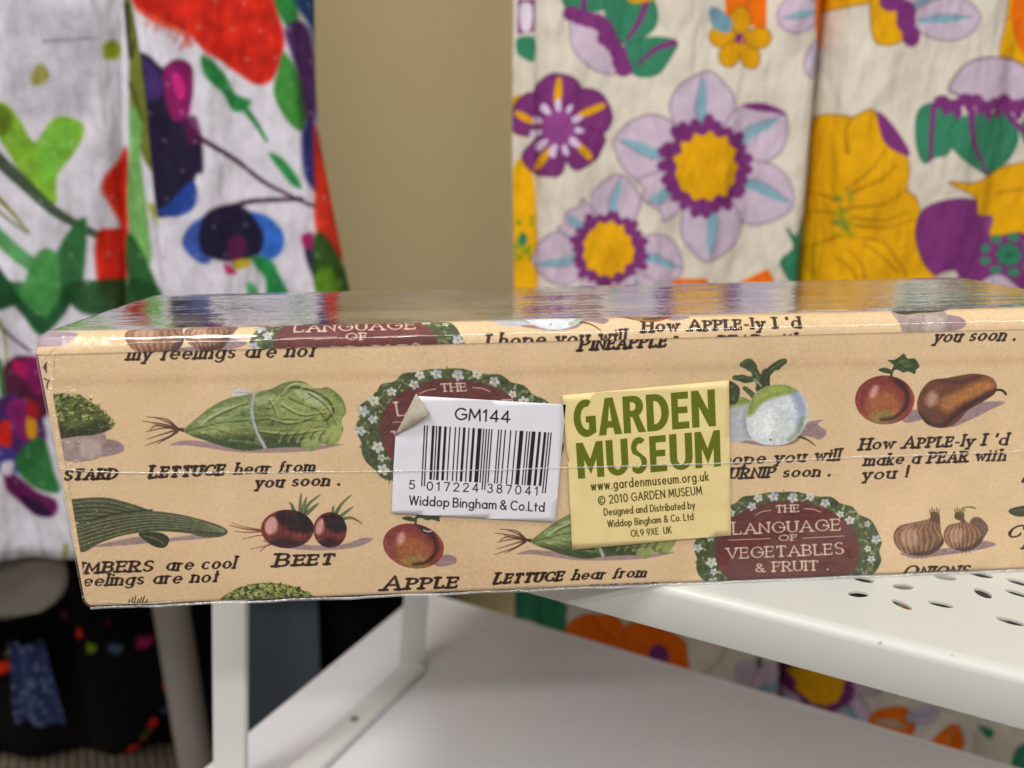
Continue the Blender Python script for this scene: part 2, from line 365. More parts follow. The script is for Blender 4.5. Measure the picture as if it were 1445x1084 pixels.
def cucumbers(cv):
    cv.poly(Z2((380, 380), (560, 340), (640, 350), (900, 318), (925, 330), (860, 345), (700, 358), (500, 375)), SH, .8, .8)
    cv.begin(Z2((565, 330), (600, 320), (660, 325), (690, 350), (670, 384), (620, 375)), (60, 64, 42), .5)
    cv.stroke(Z2((585, 335), (640, 350), (668, 372)), 1.6, (128, 130, 96), .7, .5, True); cv.end()
    cv.begin(Z2((282, 198), (330, 183), (430, 180), (500, 195), (580, 220), (630, 245), (560, 275), (420, 285), (296, 274)), (84, 88, 60), .5)
    for d in (0, 17, 34, 52, 70):
        cv.stroke(Z2((275, 207+d), (380, 194+d), (480, 205+d), (620, 250+d*.5)), 1.3, (140, 144, 112), .6, .5, True)
        cv.stroke(Z2((275, 215+d), (380, 203+d), (480, 213+d), (620, 256+d*.5)), 2.4, (58, 62, 42), .5, 1.0, True)
    cv.end()
    cv.stroke(Z2((300, 296), (400, 264), (500, 241), (620, 231)), 2.4, (40, 42, 28), .8, 1.0, True)
    cv.begin(Z2((303, 298), (400, 268), (500, 245), (620, 235), (740, 250), (840, 275), (905, 298), (928, 318), (905, 338), (840, 342), (760, 325), (640, 318), (520, 330), (420, 360), (327, 402)), (88, 92, 60), .5)
    for d in (0, 16, 32, 50, 68, 86):
        f = 1-d/150
        cv.stroke(Z2((300, 305+d), (400, 277+d*.9), (520, 256+d*.75), (640, 250+d*.62), (780, 268+d*.5), (915, 312+d*.12)), 1.3, (150, 154, 120), .6, .5, True)
        cv.stroke(Z2((300, 313+d), (400, 285+d*.9), (520, 263+d*.75), (640, 257+d*.62), (780, 276+d*.5), (915, 318+d*.1)), 2.4, (58, 62, 40), .5, 1.0, True)
    cv.end()
def beets(cv):
    cv.poly(Z2((1080, 350), (1280, 375), (1400, 370), (1480, 345), (1520, 352), (1440, 385), (1280, 395), (1130, 380)), SH, .8, .8)
    for P, w in ((((935, 292), (1000, 308), (1075, 315)), 3.), (((960, 318), (1010, 322), (1070, 318)), 2), (((990, 350), (1050, 335), (1090, 335)), 1.4),
                 (((1060, 400), (1090, 375), (1130, 365)), 2), (((1020, 390), (1080, 378), (1120, 368)), 1.4), (((945, 283), (990, 298), (1060, 310)), 1.4)):
        cv.stroke(Z2(*P), .8, (120, 58, 44), .9, .4, True, w)
    for P in (((1360, 268), (1390, 210), (1432, 170)), ((1370, 270), (1410, 240), (1438, 218)), ((1355, 270), (1358, 235), (1360, 215)), ((1375, 275), (1430, 262), (1475, 285)),
              ((1200, 240), (1190, 210), (1180, 200)), ((1225, 240), (1225, 200), (1228, 163)), ((1240, 240), (1260, 205), (1306, 168)), ((1235, 245), (1242, 205), (1250, 180)), ((1250, 245), (1285, 215), (1300, 205))):
        cv.stroke(Z2(*P), 6, (78, 90, 62), .95, .5, True, 1.6)
        cv.stroke(Z2(*P), 1.5, (150, 150, 90), .7, .4, True, .8)
    for cx, cy, rx, ry in ((1346, 312, 68, 72), (1172, 308, 108, 78)):
        cv.begin(Z2(*arc(cx, cy, rx, ry, 0, 345, 14)), (122, 44, 44), .5)
        cv.ell(*Z2((cx+rx*.35, cy-ry*.45))[0], rx*.8/2.89, ry*.6/2.89, (32, 12, 22), 20, .9, 3)
        cv.ell(*Z2((cx+rx*.2, cy+ry*.8))[0], rx*.9/2.89, ry*.4/2.89, (48, 18, 24), 0, .8, 3)
        cv.ell(*Z2((cx-rx*.6, cy-ry*.1))[0], rx*.25/2.89, ry*.42/2.89, (196, 128, 122), 15, .9, 2.5)
        cv.ell(*Z2((cx+rx*.45, cy+ry*.45))[0], rx*.35/2.89, ry*.2/2.89, (140, 62, 50), 0, .5, 2)
        rb = rs(int(cx))
        for i in range(16):
            t = rb.uniform(-1, 1); cv.stroke(Z2((cx+rx*t*.5, cy-ry), (cx+rx*t*.9, cy-ry*.2), (cx+rx*t, cy+ry*.5)), rb.uniform(1, 2.6), rb.choice([(150, 70, 62), (60, 20, 28), (44, 16, 24), (128, 52, 50)]), .38, .8, True, .6)
        cv.stroke(Z2((cx-rx*.3, cy-ry*.75), (cx+rx*.1, cy-ry*.35), (cx+rx*.5, cy-ry*.5), (cx+rx*.9, cy-ry*.1)), 3, (26, 10, 18), .7, 1.4, True)
        cv.ell(*Z2((cx-rx*.62, cy-ry*.2))[0], rx*.07, ry*.16, (222, 170, 160), 15, .8, 1.2)
        cv.end()
def apple(cv):
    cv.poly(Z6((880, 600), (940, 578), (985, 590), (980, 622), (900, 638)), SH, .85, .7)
    cv.begin(Z6(*arc(807, 534, 136, 112, 0, 345, 16)), (132, 52, 44), .45)
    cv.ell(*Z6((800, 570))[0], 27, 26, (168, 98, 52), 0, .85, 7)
    cv.ell(*Z6((800, 612))[0], 18, 9, (150, 132, 66), 0, .75, 4)
    cv.stroke(Z6((862, 445), (905, 490), (905, 560), (850, 615), (790, 625)), 7, (56, 26, 30), .85, 2.2, True, 4)
    cv.stroke(Z6((835, 428), (860, 450), (885, 480)), 4, (72, 30, 30), .7, 1.4, True)
    cv.stroke(Z6((690, 500), (690, 570), (740, 632)), 4, (164, 76, 62), .5, 1.6, True)
    cv.stroke(Z6((928, 480), (935, 540), (915, 590)), 4, (160, 70, 60), .7, 1.4, True)
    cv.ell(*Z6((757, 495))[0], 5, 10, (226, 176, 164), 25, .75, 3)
    cv.stroke(Z6((700, 600), (760, 640), (830, 646), (880, 632)), 1.4, (120, 96, 50), .8, .5, True)
    cv.end()
    cv.stroke(Z6((836, 425), (842, 400), (850, 385)), 3, (56, 60, 36), 1, .4, True)
    cv.poly(Z6((778, 396), (805, 386), (838, 398), (842, 415), (800, 408)), (64, 74, 38), 1, .5)
    cv.poly(Z6((820, 352), (850, 350), (872, 338), (895, 322), (912, 345), (945, 345), (966, 380), (950, 396), (945, 415), (915, 404), (890, 408), (865, 395), (840, 400), (848, 375)), (62, 78, 40), 1, .5)
    cv.poly(Z6((870, 352), (910, 352), (935, 372), (900, 385)), (96, 110, 60), .7, 1.2)
    cv.stroke(Z6((845, 395), (890, 370), (940, 365)), 1.1, (42, 52, 26), .8, .4, True)
def pear(cv):
    cv.poly(Z6((1080, 640), (1200, 560), (1280, 542), (1358, 545), (1300, 575), (1200, 625), (1110, 660)), SH, .85, .8)
    cv.begin(Z6((955, 552), (975, 490), (1020, 445), (1090, 434), (1150, 422), (1220, 414), (1290, 428), (1320, 465), (1310, 505), (1260, 540), (1190, 580), (1140, 635), (1080, 662), (1010, 650), (968, 605)), (112, 64, 42), .45)
    cv.poly(Z6((1050, 540), (1150, 490), (1260, 440), (1310, 460), (1260, 510), (1150, 550), (1090, 590)), (180, 118, 54), .85, 5)
    cv.stroke(Z6((1090, 640), (1160, 580), (1260, 520), (1310, 500)), 8, (58, 30, 26), .75, 3, True)
    cv.stroke(Z6((965, 600), (1010, 645), (1070, 655)), 7, (62, 30, 26), .7, 3, True)
    cv.stroke(Z6((1060, 450), (1150, 450), (1240, 430)), 5, (66, 36, 28), .5, 2.4, True)
    cv.ell(*Z6((1022, 530))[0], 8, 11, (206, 164, 150), 20, .75, 4)
    r = rs(3)
    for i in range(120):
        x = r.uniform(960, 1310); y = r.uniform(420, 655)
        cv.ell(*Z6((x, y))[0], .8, .8, r.choice([(60, 32, 24), (190, 130, 70), (130, 80, 50)]), 0, .45, .5)
    cv.end()
    cv.stroke(Z6((1312, 490), (1335, 488), (1352, 495), (1362, 508)), 3.2, (52, 36, 26), 1, .4, True)
def turnips(cv):
    cv.poly(Z6((100, 715), (280, 722), (420, 680), (440, 640), (525, 625), (500, 645), (540, 680), (510, 715), (440, 700), (380, 738), (250, 745)), SH, .85, .7)
    cv.stroke(Z6((400, 700), (450, 715), (490, 745)), 4, (78, 62, 46), .9, .5, True, 1)
    for P, w in ((((90, 520), (60, 500), (-20, 480)), 12),):
        cv.stroke(Z6(*P), w, (66, 80, 38), .9, .6, True)
    cv.begin(Z6((20, 640), (40, 560), (110, 522), (180, 530), (230, 600), (210, 700), (120, 728), (50, 710)), (178, 184, 190), .5)
    cv.poly(Z6((30, 600), (60, 530), (190, 510), (200, 545), (120, 565)), (136, 154, 60), .9, 2.5)
    cv.stroke(Z6((190, 560), (165, 640), (200, 720)), 7, (150, 150, 162), .7, 2, True)
    cv.end()
    for P, w, c in ((((245, 505), (235, 430), (190, 440), (120, 432)), 10, (70, 84, 40)), (((250, 500), (215, 410), (190, 380), (155, 372)), 11, (62, 76, 38)),
                    (((262, 480), (265, 420), (310, 375), (345, 358)), 12, (58, 72, 36)), (((210, 520), (190, 500), (165, 480)), 8, (72, 86, 42)), (((110, 530), (120, 490), (95, 465)), 16, (60, 74, 38))):
        cv.stroke(Z6(*P), w, c, 1, .6, True, w*.7)
        cv.stroke(Z6(*P), w*.3, (120, 134, 70), .6, 1., True, w*.2)
    for P in (((120, 432), (150, 418), (190, 430), (200, 450), (160, 456)), ((150, 372), (165, 350), (195, 346), (222, 380), (215, 408), (180, 400)), ((300, 385), (318, 352), (350, 350), (345, 372), (318, 398)), ((80, 490), (85, 462), (120, 465), (138, 495), (110, 520))):
        cv.poly(Z6(*P), (64, 78, 38), .95, .6)
        cv.stroke(Z6(P[0], P[2]), 2, (118, 128, 70), .5, .8)
    cv.stroke(Z6((235, 480), (255, 440), (262, 410)), 12, (52, 62, 34), .9, 1, True)
    cv.stroke(Z6((240, 470), (210, 440)), 3, (170, 176, 160), .8, .8)
    cv.begin(Z6((172, 640), (178, 570), (225, 495), (300, 465), (370, 470), (430, 510), (458, 580), (445, 650), (395, 715), (320, 742), (240, 735), (190, 700)), (204, 212, 218), .5)
    cv.poly(Z6((175, 600), (200, 520), (280, 450), (370, 455), (410, 500), (330, 515), (250, 545), (200, 600)), (134, 150, 58), .92, 3)
    cv.poly(Z6((200, 560), (240, 500), (320, 470), (360, 485), (280, 515)), (166, 178, 86), .6, 2.5)
    cv.stroke(Z6((400, 510), (428, 580), (420, 660)), 12, (140, 152, 182), .8, 4, True)
    cv.stroke(Z6((430, 620), (410, 680), (370, 715)), 6, (128, 146, 80), .6, 2.5, True)
    cv.stroke(Z6((445, 540), (452, 600), (440, 650)), 3, (204, 208, 202), .7, 1.2, True)
    cv.ell(*Z6((260, 640))[0], 16, 20, (228, 232, 234), 0, .75, 7)
    cv.ell(*Z6((283, 717))[0], 2, 1.6, (150, 140, 70), 0, .9, .5)
    cv.end()
def onions(cv):
    cv.poly(Z7((880, 520), (1080, 500), (1200, 480), (1240, 462), (1318, 482), (1220, 510), (1050, 535), (950, 545)), SH, .9, .7)
    cv.poly(Z7((1200, 370), (1240, 358), (1278, 395), (1275, 430), (1230, 485), (1190, 450)), (112, 84, 72), .95, .7)
    for cx, cy, rx, ry, tx in ((962, 450, 115, 84, 1035), (1165, 440, 88, 72, 1150)):
        top = (tx, 340)
        cv.begin(Z7((cx-rx, cy+5), (cx-rx*.8, cy-ry*.6), (cx-rx*.1, cy-ry*.85), (tx-22, 362), (tx-18, 335), (tx+20, 338), (tx+25, 372), (cx+rx*.9, cy-ry*.3), (cx+rx*1.0, cy+ry*.3), (cx+rx*.6, cy+ry*.85), (cx, cy+ry), (cx-rx*.7, cy+ry*.75)), (132, 92, 66), .45)
        cv.ell(*Z7((cx-rx*.35, cy))[0], rx*.12, ry*.16, (196, 154, 128), 10, .75, 4)
        for i in range(17):
            t = -1+2*i/16
            P = Z7((tx, 345), (cx+rx*t*.75, cy-ry*.5), (cx+rx*t, cy+ry*.1), (cx+rx*t*.6, cy+ry))
            cv.stroke(P, 1.1, (206, 168, 142) if i % 2 else (96, 62, 46), .6, .5, True)
        cv.stroke(Z7((cx-rx*.3, cy+ry*.95), (cx+rx*.5, cy+ry*.8), (cx+rx, cy+ry*.2)), 8, (66, 42, 40), .75, 2.5, True)
        cv.poly(Z7((tx-20, 372), (tx-16, 335), (tx+18, 335), (tx+26, 380)), (88, 60, 44), .7, 1.2)
        cv.end()
        for k in range(5):
            cv.stroke(Z7((tx+(k-2)*8, 345), (tx+(k-2)*11, 322-(k % 2)*8)), 1.8, (112, 98, 56), .9, .4)
            cv.stroke(Z7((cx-30+k*14, cy+ry-3), (cx-50+k*22, cy+ry+12)), .9, (110, 76, 50), .8, .3)
    cv.stroke(Z7((1150, 345), (1165, 320), (1190, 310), (1222, 316)), 2.4, (104, 112, 58), .95, .4, True)
def wreath_oval(cv, words=True):
    r = rs(21)
    C = np.array([1111., 778.])
    ring = []
    for i in range(46):
        a = 2*math.pi*i/46; k = 1+r.uniform(-.03, .035)
        ring.append((C[0]+132*k*math.cos(a), C[1]+84*k*math.sin(a)))
    cv.poly(ring, (78, 88, 54), 1, .6)
    cv.clip = None
    for i in range(430):
        a = r.uniform(0, 2*math.pi); k = r.uniform(.80, .99)
        x, y = C[0]+131*k*math.cos(a), C[1]+84*k*math.sin(a)
        c = r.choice([(104, 112, 66), (70, 80, 48), (140, 148, 100), (54, 62, 40), (92, 102, 56), (126, 134, 84), (168, 172, 130)])
        b = r.uniform(0, 6.28); L = r.uniform(3, 8)
        cv.stroke([(x, y), (x+L*math.cos(b), y+L*math.sin(b))], r.uniform(2, 4.5), c, .8, .6, False, 1)
    cv.begin([(C[0]+102*math.cos(a), C[1]-1+70*math.sin(a)) for a in np.linspace(0, 2*math.pi, 37)[:-1]], (108, 54, 52), 1., False)
    for i in range(60):
        x, y = C[0]+r.uniform(-100, 100), C[1]+r.uniform(-70, 70)
        cv.ell(x, y, r.uniform(8, 20), r.uniform(4, 9), r.choice([(120, 62, 58), (94, 46, 46), (106, 50, 50)]), 0, .25, 5)
    cv.end()
    for i in range(30):
        a = 2*math.pi*(i+r.uniform(-.35, .35))/30; k = r.uniform(.83, .99)
        x, y = C[0]+131*k*math.cos(a), C[1]+84*k*math.sin(a); R = r.uniform(4.4, 8.2); a0 = r.uniform(0, 6)
        blue = r.random() < .5
        for j in range(5):
            b = a0+j*2*math.pi/5
            cv.ell(x+R*.62*math.cos(b), y+R*.55*math.sin(b), R*.48, R*.36, (206, 208, 202) if not blue or j % 2 else (170, 178, 198), math.degrees(b), .95, .4)
        cv.ell(x, y, 1.7, 1.4, (188, 140, 60), 0, 1, .4)
    if words:
        def t(s, p0, p1, h, w=2.0, **k): text(cv, s, p0, p1, h, w*1.4, CREAM, serif=.14, contrast=.5, gap=.28, alpha=.9, sp=.5, **k)
        t('THE', (1095.5, 723), (1127, 722), 9.5, 1.9)
        t([('L', 1.15), ('ANGU', 1.), ('AGE', 1.05)], (1035, 754), (1185, 748), 14.5, 2.4)
        t([('O', 1), ('F', 1)], (1100, 763), (1124, 762), 7.5, 1.9)
        t([('VEGETABLE', 1), ('S', 1.1)], (1027, 788.5), (1190, 781.5), 14.5, 2.3)
        t([('&', .85), (' ', 1), ('FRUIT .', 1)], (1067, 807), (1168, 804), 13, 2.3)
        cv.stroke(Z7((90, 462), (283, 455)), 1.3, CREAM, .8); cv.stroke(Z7((432, 453), (620, 443)), 1.3, CREAM, .8)
        cv.stroke(Z7((215, 346), (245, 332), (285, 325)), 1.4, CREAM, .8, .3, True); cv.stroke(Z7((440, 318), (480, 321), (510, 333)), 1.4, CREAM, .8, .3, True)
def t_lettuce(cv):
    ink(cv, [('L', 1.2), ('ETTUCE', 1)], (211, 674), (314, 670), 13.5, 3.3)
    ink(cv, 'hear from', (332, 668.5), (442, 665), 14, 2.9, seed=3); ink(cv, 'you soon .', (361, 688), (478, 684), 14.5, 3.0, seed=4)
def t_mustard(cv): ink(cv, 'STARD', (91, 677.5), (163, 675), 13.5, 3.2)
def t_cucumb(cv):
    ink(cv, [('C', 1.2), ('UCUMBERS', 1)], (30, 812), (213, 805.5), 14, 3.2)
    ink(cv, 'are cool', (235, 805), (330, 801.5), 15, 3, seed=2); ink(cv, 'my feelings are not', (62, 829), (306, 820.5), 15, 3, seed=6)
def t_beet(cv): ink(cv, [('B', 1.25), ('EET', 1)], (389, 799), (468, 796), 13.5, 3.6)
def t_apple(cv): ink(cv, [('A', 1.35), ('PPLE', 1)], (541, 832.5), (643, 828.7), 14, 3.7)
def t_appear(cv):
    ink(cv, [('H', 1.1), ('ow ', 1.05), ('A', 1.15), ('PPLE', .95), ('-ly ', 1.05), ("I 'd", 1.1)], (1214, 634.5), (1420, 627), 13.5, 3.0)
    ink(cv, 'make a PEAR with', (1220, 656.5), (1417, 649), 14, 3.0, seed=8); ink(cv, 'you !', (1218, 677), (1279, 673), 14.5, 3.0, seed=9)
def t_turnip(cv):
    ink(cv, 'I hope you will', (1003, 656.5), (1183, 649), 14.5, 3.0, seed=11); ink(cv, 'TURNIP soon .', (1014, 675.5), (1170, 671), 13.5, 3.0, seed=12)
def t_onions(cv): ink(cv, [('O', 1.2), ('NIONS', 1)], (1276, 815), (1366, 812), 13.5, 3.3)
def t_pine(cv): ink(cv, [('P', 1.2), ('INEAPPLE', 1)], (818, 494.5), (938, 488.5), 14, 3.3)
# ---------------------------------------------------------------- paper sheets
S = 10.0                                       # texture pixels per mm
def off(cv, base, src, dst, to):               # aim the canvas so that what is at src in the clearest copy lands at dst
    a = base(np.array([src]))[0]; b = to(np.array([dst]))[0]; d = b-a
    cv.off = d
PAPER = (226, 195, 154)
def paper_grain(cv, seed):
    h, w = cv.h, cv.w
    n = .6*vnoise(h, w, 1.8, seed)+.4*vnoise(h, w, 4, seed+1)
    m = .6*vnoise(h, w, 60, seed+2)+.4*vnoise(h, w, 210, seed+3)
    wv = vnoise(h, w*1, 1.6, seed+5)
    far = np.clip(np.abs(cv.a-rgb(PAPER)).max(2)*5-.6, 0, 1)[..., None]      # old colour printing: mottled inks
    q = .5*vnoise(h, w, 3.2, seed+7)+.3*vnoise(h, w, 9, seed+8)+.2*vnoise(h, w, 1.6, seed+9)-.5
    tint = np.stack([q*1.0+.25*(vnoise(h, w, 12, seed+20)-.5), q, q-.25*(vnoise(h, w, 12, seed+21)-.5)], 2)
    lm = cv.a.mean(2, keepdims=True); cv.a *= 1+.38*far*tint*np.clip((.80-lm)*2.6, .08, 1)
    lum = cv.a.mean(2, keepdims=True); cv.a += far*(lum-.42)*.16
    cv.a *= (1+.10*(n-.5)+.06*(m-.5)+.05*(wv-.5))[..., None]
    cv.a[..., 2] *= 1+.05*(m-.5)
    r = random.Random(seed)
    for i in range(int(h*w/16000)):            # specks in the old paper
        x, y = r.uniform(0, w), r.uniform(0, h)
        x0, y0 = int(x), int(y); k = r.choice([1, 2, 2, 3])
        cv.a[y0:y0+k, x0:x0+k] *= r.uniform(.72, .93)
def face_canvas(wmm, hmm, ymax, seed):
    cv = Canvas(wmm*S, hmm*S, PAPER, None, 1.72)
    cv.off = np.zeros(2)
    cv.T = lambda p: np.stack([((to_front(p)+cv.off)[:, 0])*S, (ymax-(to_front(p)+cv.off)[:, 1])*S], 1)
    r = random.Random(seed)
    for i in range(26):                        # uneven tone of the printed ground
        x, y = r.uniform(-50, 1500), r.uniform(430, 870)
        cv.stroke([(x, y), (x+r.uniform(-120, 120), y+r.uniform(-20, 20))], r.uniform(40, 110), r.choice([(230, 196, 158), (219, 187, 148), (232, 202, 164), (221, 184, 152)]), .3, 22)
    return cv
def at(cv, src, dst, *fns):
    a = to_front(np.array([src]))[0]; cv.off = np.array(dst)-a
    for f in fns: f(cv)
    cv.off = np.zeros(2)
def F(x, y): return to_front(np.array([(x, y)]))[0]
def front_art():
    cv = face_canvas(BW*1000, BH*1000, BH*1000, 1)
    cv.stroke([(40, 541), (500, 531), (1445, 508)], 10, (196, 158, 122), .35, 5)
    # upper row
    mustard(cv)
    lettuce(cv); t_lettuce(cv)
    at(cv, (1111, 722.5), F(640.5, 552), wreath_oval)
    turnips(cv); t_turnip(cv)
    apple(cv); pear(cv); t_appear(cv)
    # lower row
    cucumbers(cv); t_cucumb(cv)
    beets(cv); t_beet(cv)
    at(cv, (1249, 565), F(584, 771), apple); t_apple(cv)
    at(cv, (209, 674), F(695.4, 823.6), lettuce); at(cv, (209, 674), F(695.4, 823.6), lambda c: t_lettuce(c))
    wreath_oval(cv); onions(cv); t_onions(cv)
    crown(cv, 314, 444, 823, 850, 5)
    cv.poly([(1423, 722), (1432, 716), (1460, 713), (1460, 726), (1436, 729)], (62, 66, 44), 1, .5); cv.stroke([(1430, 721), (1460, 718)], 1, (126, 130, 96), .8, .4)
    at(cv, (30, 812), F(1421, 758), t_cucumb)
    at(cv, (209, 674), F(1442, 679), t_lettuce)
    at(cv, (1330, 350), F(190, 846), lambda c: None)
    # row cut by the flap above
    at(cv, (62, 829), F(180, 508), lambda c: ink(c, 'my feelings are not', (62, 829), (306, 820.5), 15, 3, seed=6))
    t_pine(cv)
    at(cv, (361, 688), F(1318, 482.5), lambda c: ink(c, 'you soon .', (361, 688), (478, 684), 14.5, 3.0, seed=4))
    for k in range(7):                          # leaf tips cut by the lower edge
        cv.stroke([(182+k*3.6, 853), (183+k*4.2, 846-(k % 3)*2.4)], 1.6, (54, 40, 26), .9, .4)
    # scuffed vertical strip where the sheet under shows at the left end
    left = [on_front for on_front in ()]
    T = cv.T
    cv.poly([(20, 470), (78, 470), (75, 560), (95, 670), (113, 778), (124, 860), (20, 880)], (228, 197, 160), 1, .35, False)
    cv.stroke([(78, 475), (75, 560), (95, 670), (113, 778), (124, 860)], .8, (182, 146, 112), .8, .3)
    cv.poly([(60, 519), (66, 510), (66, 527)], (72, 52, 66), .95, .5, False)
    cv.stroke([(62, 535), (69, 537), (66, 543), (66, 548)], 2.4, (88, 66, 88), .9, .5)
    cv.poly([(68, 640), (73, 690), (90, 745), (78, 700), (70, 660)], (140, 120, 140), .4, 2)
    t_mustard(cv)
    paper_grain(cv, 11)
    return cv
TOPS = 77.5
def top_art():
    cv = Canvas(BW*1000*7, TOPS*7, PAPER, None, 1.2)
    cv.off = np.zeros(2); k = 7.0
    cv.T = lambda p: np.stack([((to_front(p)+cv.off)[:, 0])*k, (TOPS-(to_front(p)+cv.off)[:, 1])*k], 1)
    def tt(x, y): return to_top(np.array([(x, y)]))[0]
    at(cv, (1323, 770), tt(250, 484), onions)
    at(cv, (1111, 762), tt(502, 478), wreath_oval)
    at(cv, (1086, 622), tt(776, 459), turnips)
    at(cv, (1030, 655.5), tt(716, 487.5), t_turnip)
    at(cv, (1214, 634.5), tt(907, 467.5), t_appear)
    at(cv, (110, 640), tt(1300, 463), mustard)
    at(cv, (1249, 565), tt(905, 445), apple)
    # an orderly spread over the part that lies flat
    row = [(lettuce, (350, 590)), (wreath_oval, (1111, 778)), (cucumbers, (200, 740)), (apple, (1249, 565)), (beets, (430, 740)), (pear, (1350, 565)), (turnips, (1086, 590)), (mustard, (120, 600)), (onions, (1326, 755))]
    for j, s_ in enumerate((31, 50, 69)):
        for i in range(6):
            f, src = row[(i*2+j*3) % len(row)]
            if s_ < 40 and i in (0,): continue
            at(cv, src, (22+i*42+(j % 2)*20, s_), f)
    cv.off = np.zeros(2)
    pur = np.array([(x, s) for x, s in ((0, 4), (7, 4), (8.5, 7), (0, 8.5))])
    cv.T, T0 = (lambda p: np.stack([np.asarray(p)[:, 0]*k, (TOPS-np.asarray(p)[:, 1])*k], 1)), cv.T
    cv.poly(pur, (138, 120, 142), .8, .2, True)
    cv.T = T0
    paper_grain(cv, 31)
    return cv
# ---------------------------------------------------------------- stickers
def sticker_canvas(corners, base, Sx):
    q = to_front(np.array(corners)); x0, y0 = q.min(0)-.3; x1, y1 = q.max(0)+.3
    cv = Canvas((x1-x0)*Sx, (y1-y0)*Sx, base, None, Sx*.172)
    cv.T = lambda p: np.stack([(to_front(p)[:, 0]-x0)*Sx, (y1-to_front(p)[:, 1])*Sx], 1)
    cv.rect = (x0, y0, x1, y1)
    return cv, q
WS = [(566.5, 556.8), (798, 570), (783, 735.5), (553, 723)]
YS = [(793, 557), (1027.5, 536), (1030.5, 754), (807, 774.4)]
def white_art():
    cv, q = sticker_canvas(WS, (226, 224, 232), 14)
    K = (28, 26, 30)
    def s(t, p0, p1, h, w, g=.24, **k): text(cv, t, p0, p1, h, w, K, gap=g, **k)
    s('GM144', (642.5, 590.5), (718.5, 595), 15.5, 2.15, .22)
    L = {'0': '0001101', '1': '0011001', '2': '0010011', '3': '0111101', '4': '0100011', '5': '0110001', '6': '0101111', '7': '0111011', '8': '0110111', '9': '0001011'}
    par = 'LGGLLG'                              # first digit 5
    bits = '101'
    for d, p in zip('017224', par):
        c = L[d]
        if p == 'G': c = ''.join('1' if x == '0' else '0' for x in c)[::-1]
        bits += c
    bits += '01010'
    for d in '387041': bits += ''.join('1' if x == '0' else '0' for x in L[d])
    bits += '101'
    A, B = np.array((598.6, 599.)), np.array((778.3, 609.3)); C, D = np.array((594.4, 684.5)), np.array((769.8, 694.6))
    i = 0
    while i < 95:
        if bits[i] == '1':
            j = i
            while j < 95 and bits[j] == '1': j += 1
            guard = i < 3 or i > 91 or 45 <= i < 50
            f = 1. if guard else .885
            def P(u, v): a = A+(B-A)*u; b = C+(D-C)*u; return a+(b-a)*v
            cv.poly([P((i+.02)/95, 0), P((j-.08)/95, 0), P((j-.08)/95, f), P((i+.02)/95, f)], K, 1, .12, False, (), .02)
            i = j
        else: i += 1
    s('5', (577.5, 688), (584.8, 688.5), 11.5, 1.5)
    s('017224', (602.8, 690), (674.5, 692.5), 11.5, 1.5, .5); s('387041', (687.6, 693), (758.3, 697.2), 11.5, 1.5, .5)
    s('Widdop Bingham & Co.Ltd', (578, 710.4), (767, 720), 12.2, 1.75, .26, sp=.26)
    n = vnoise(cv.h, cv.w, 30, 8); cv.a *= (1+.02*(n-.5))[..., None]
    return cv, q
def heavy(cv, ch, TL, TR, BR, BL, col):
    A = arc
    H = {'A': ([(0, 0), (.33, 1), (.67, 1), (1, 0), (.68, 0), (.63, .19), (.37, .19), (.32, 0)], [(.42, .37), (.58, .37), (.5, .8)]),
         'R': ([(0, 0), (0, 1), (.45, 1)]+A(.5, .71, .44, .29, 90, -60)+[(1.02, 0), (.67, 0), (.42, .43), (.33, .43), (.33, 0)], [(.33, .6), (.33, .83), (.42, .83)]+A(.42, .715, .17, .115, 90, -90)),
         'D': ([(0, 0), (0, 1), (.35, 1)]+A(.4, .5, .6, .5, 90, -90)+[(.35, 0)], [(.32, .19), (.32, .81), (.38, .81)]+A(.38, .5, .28, .31, 90, -90)),
         'E': ([(0, 0), (0, 1), (.98, 1), (.98, .81), (.38, .81), (.38, .6), (.92, .6), (.92, .42), (.38, .42), (.38, .19), (1, .19), (1, 0)],),
         'N': ([(0, 0), (0, 1), (.3, 1), (.69, .45), (.69, 1), (1, 1), (1, 0), (.71, 0), (.31, .56), (.31, 0)],),
         'M': ([(0, 0), (0, 1), (.25, 1), (.5, .52), (.75, 1), (1, 1), (1, 0), (.73, 0), (.73, .52), (.5, .1), (.27, .52), (.27, 0)],),
         'U': ([(0, 1)]+A(.5, .33, .5, .34, 180, 360)+[(1, 1), (.68, 1)]+A(.5, .33, .18, .17, 0, -180)+[(.32, 1)],),
         'G': (A(.56, .5, .56, .51, 62, 298, 14)+[(1, .1), (1, .55), (.55, .55), (.55, .38), (.68, .38), (.68, .21)]+A(.6, .5, .28, .31, 285, 75, 12),),
         'S': (A(.52, .72, .5, .29, 42, 215, 9)+[(.55, .44)]+A(.42, .29, .22, .12, 40, -60, 4)+A(.42, .3, .3, .14, -90, -125, 3)+[(.02, .28-.1)]+A(.44, .29, .54, .3, 225, 385, 10)+[(.5, .6)]+A(.56, .71, .2, .12, 215, 60, 7),)}
    TL, TR, BR, BL = map(np.array, (TL, TR, BR, BL))
    def P(q):
        x, y = q; b = BL+(BR-BL)*x; t = TL+(TR-TL)*x; return b+(t-b)*y
    R = H[ch]
    cv.poly([P(q) for q in R[0]], col, 1, .25, False, [[P(q) for q in h] for h in R[1:]], .05)
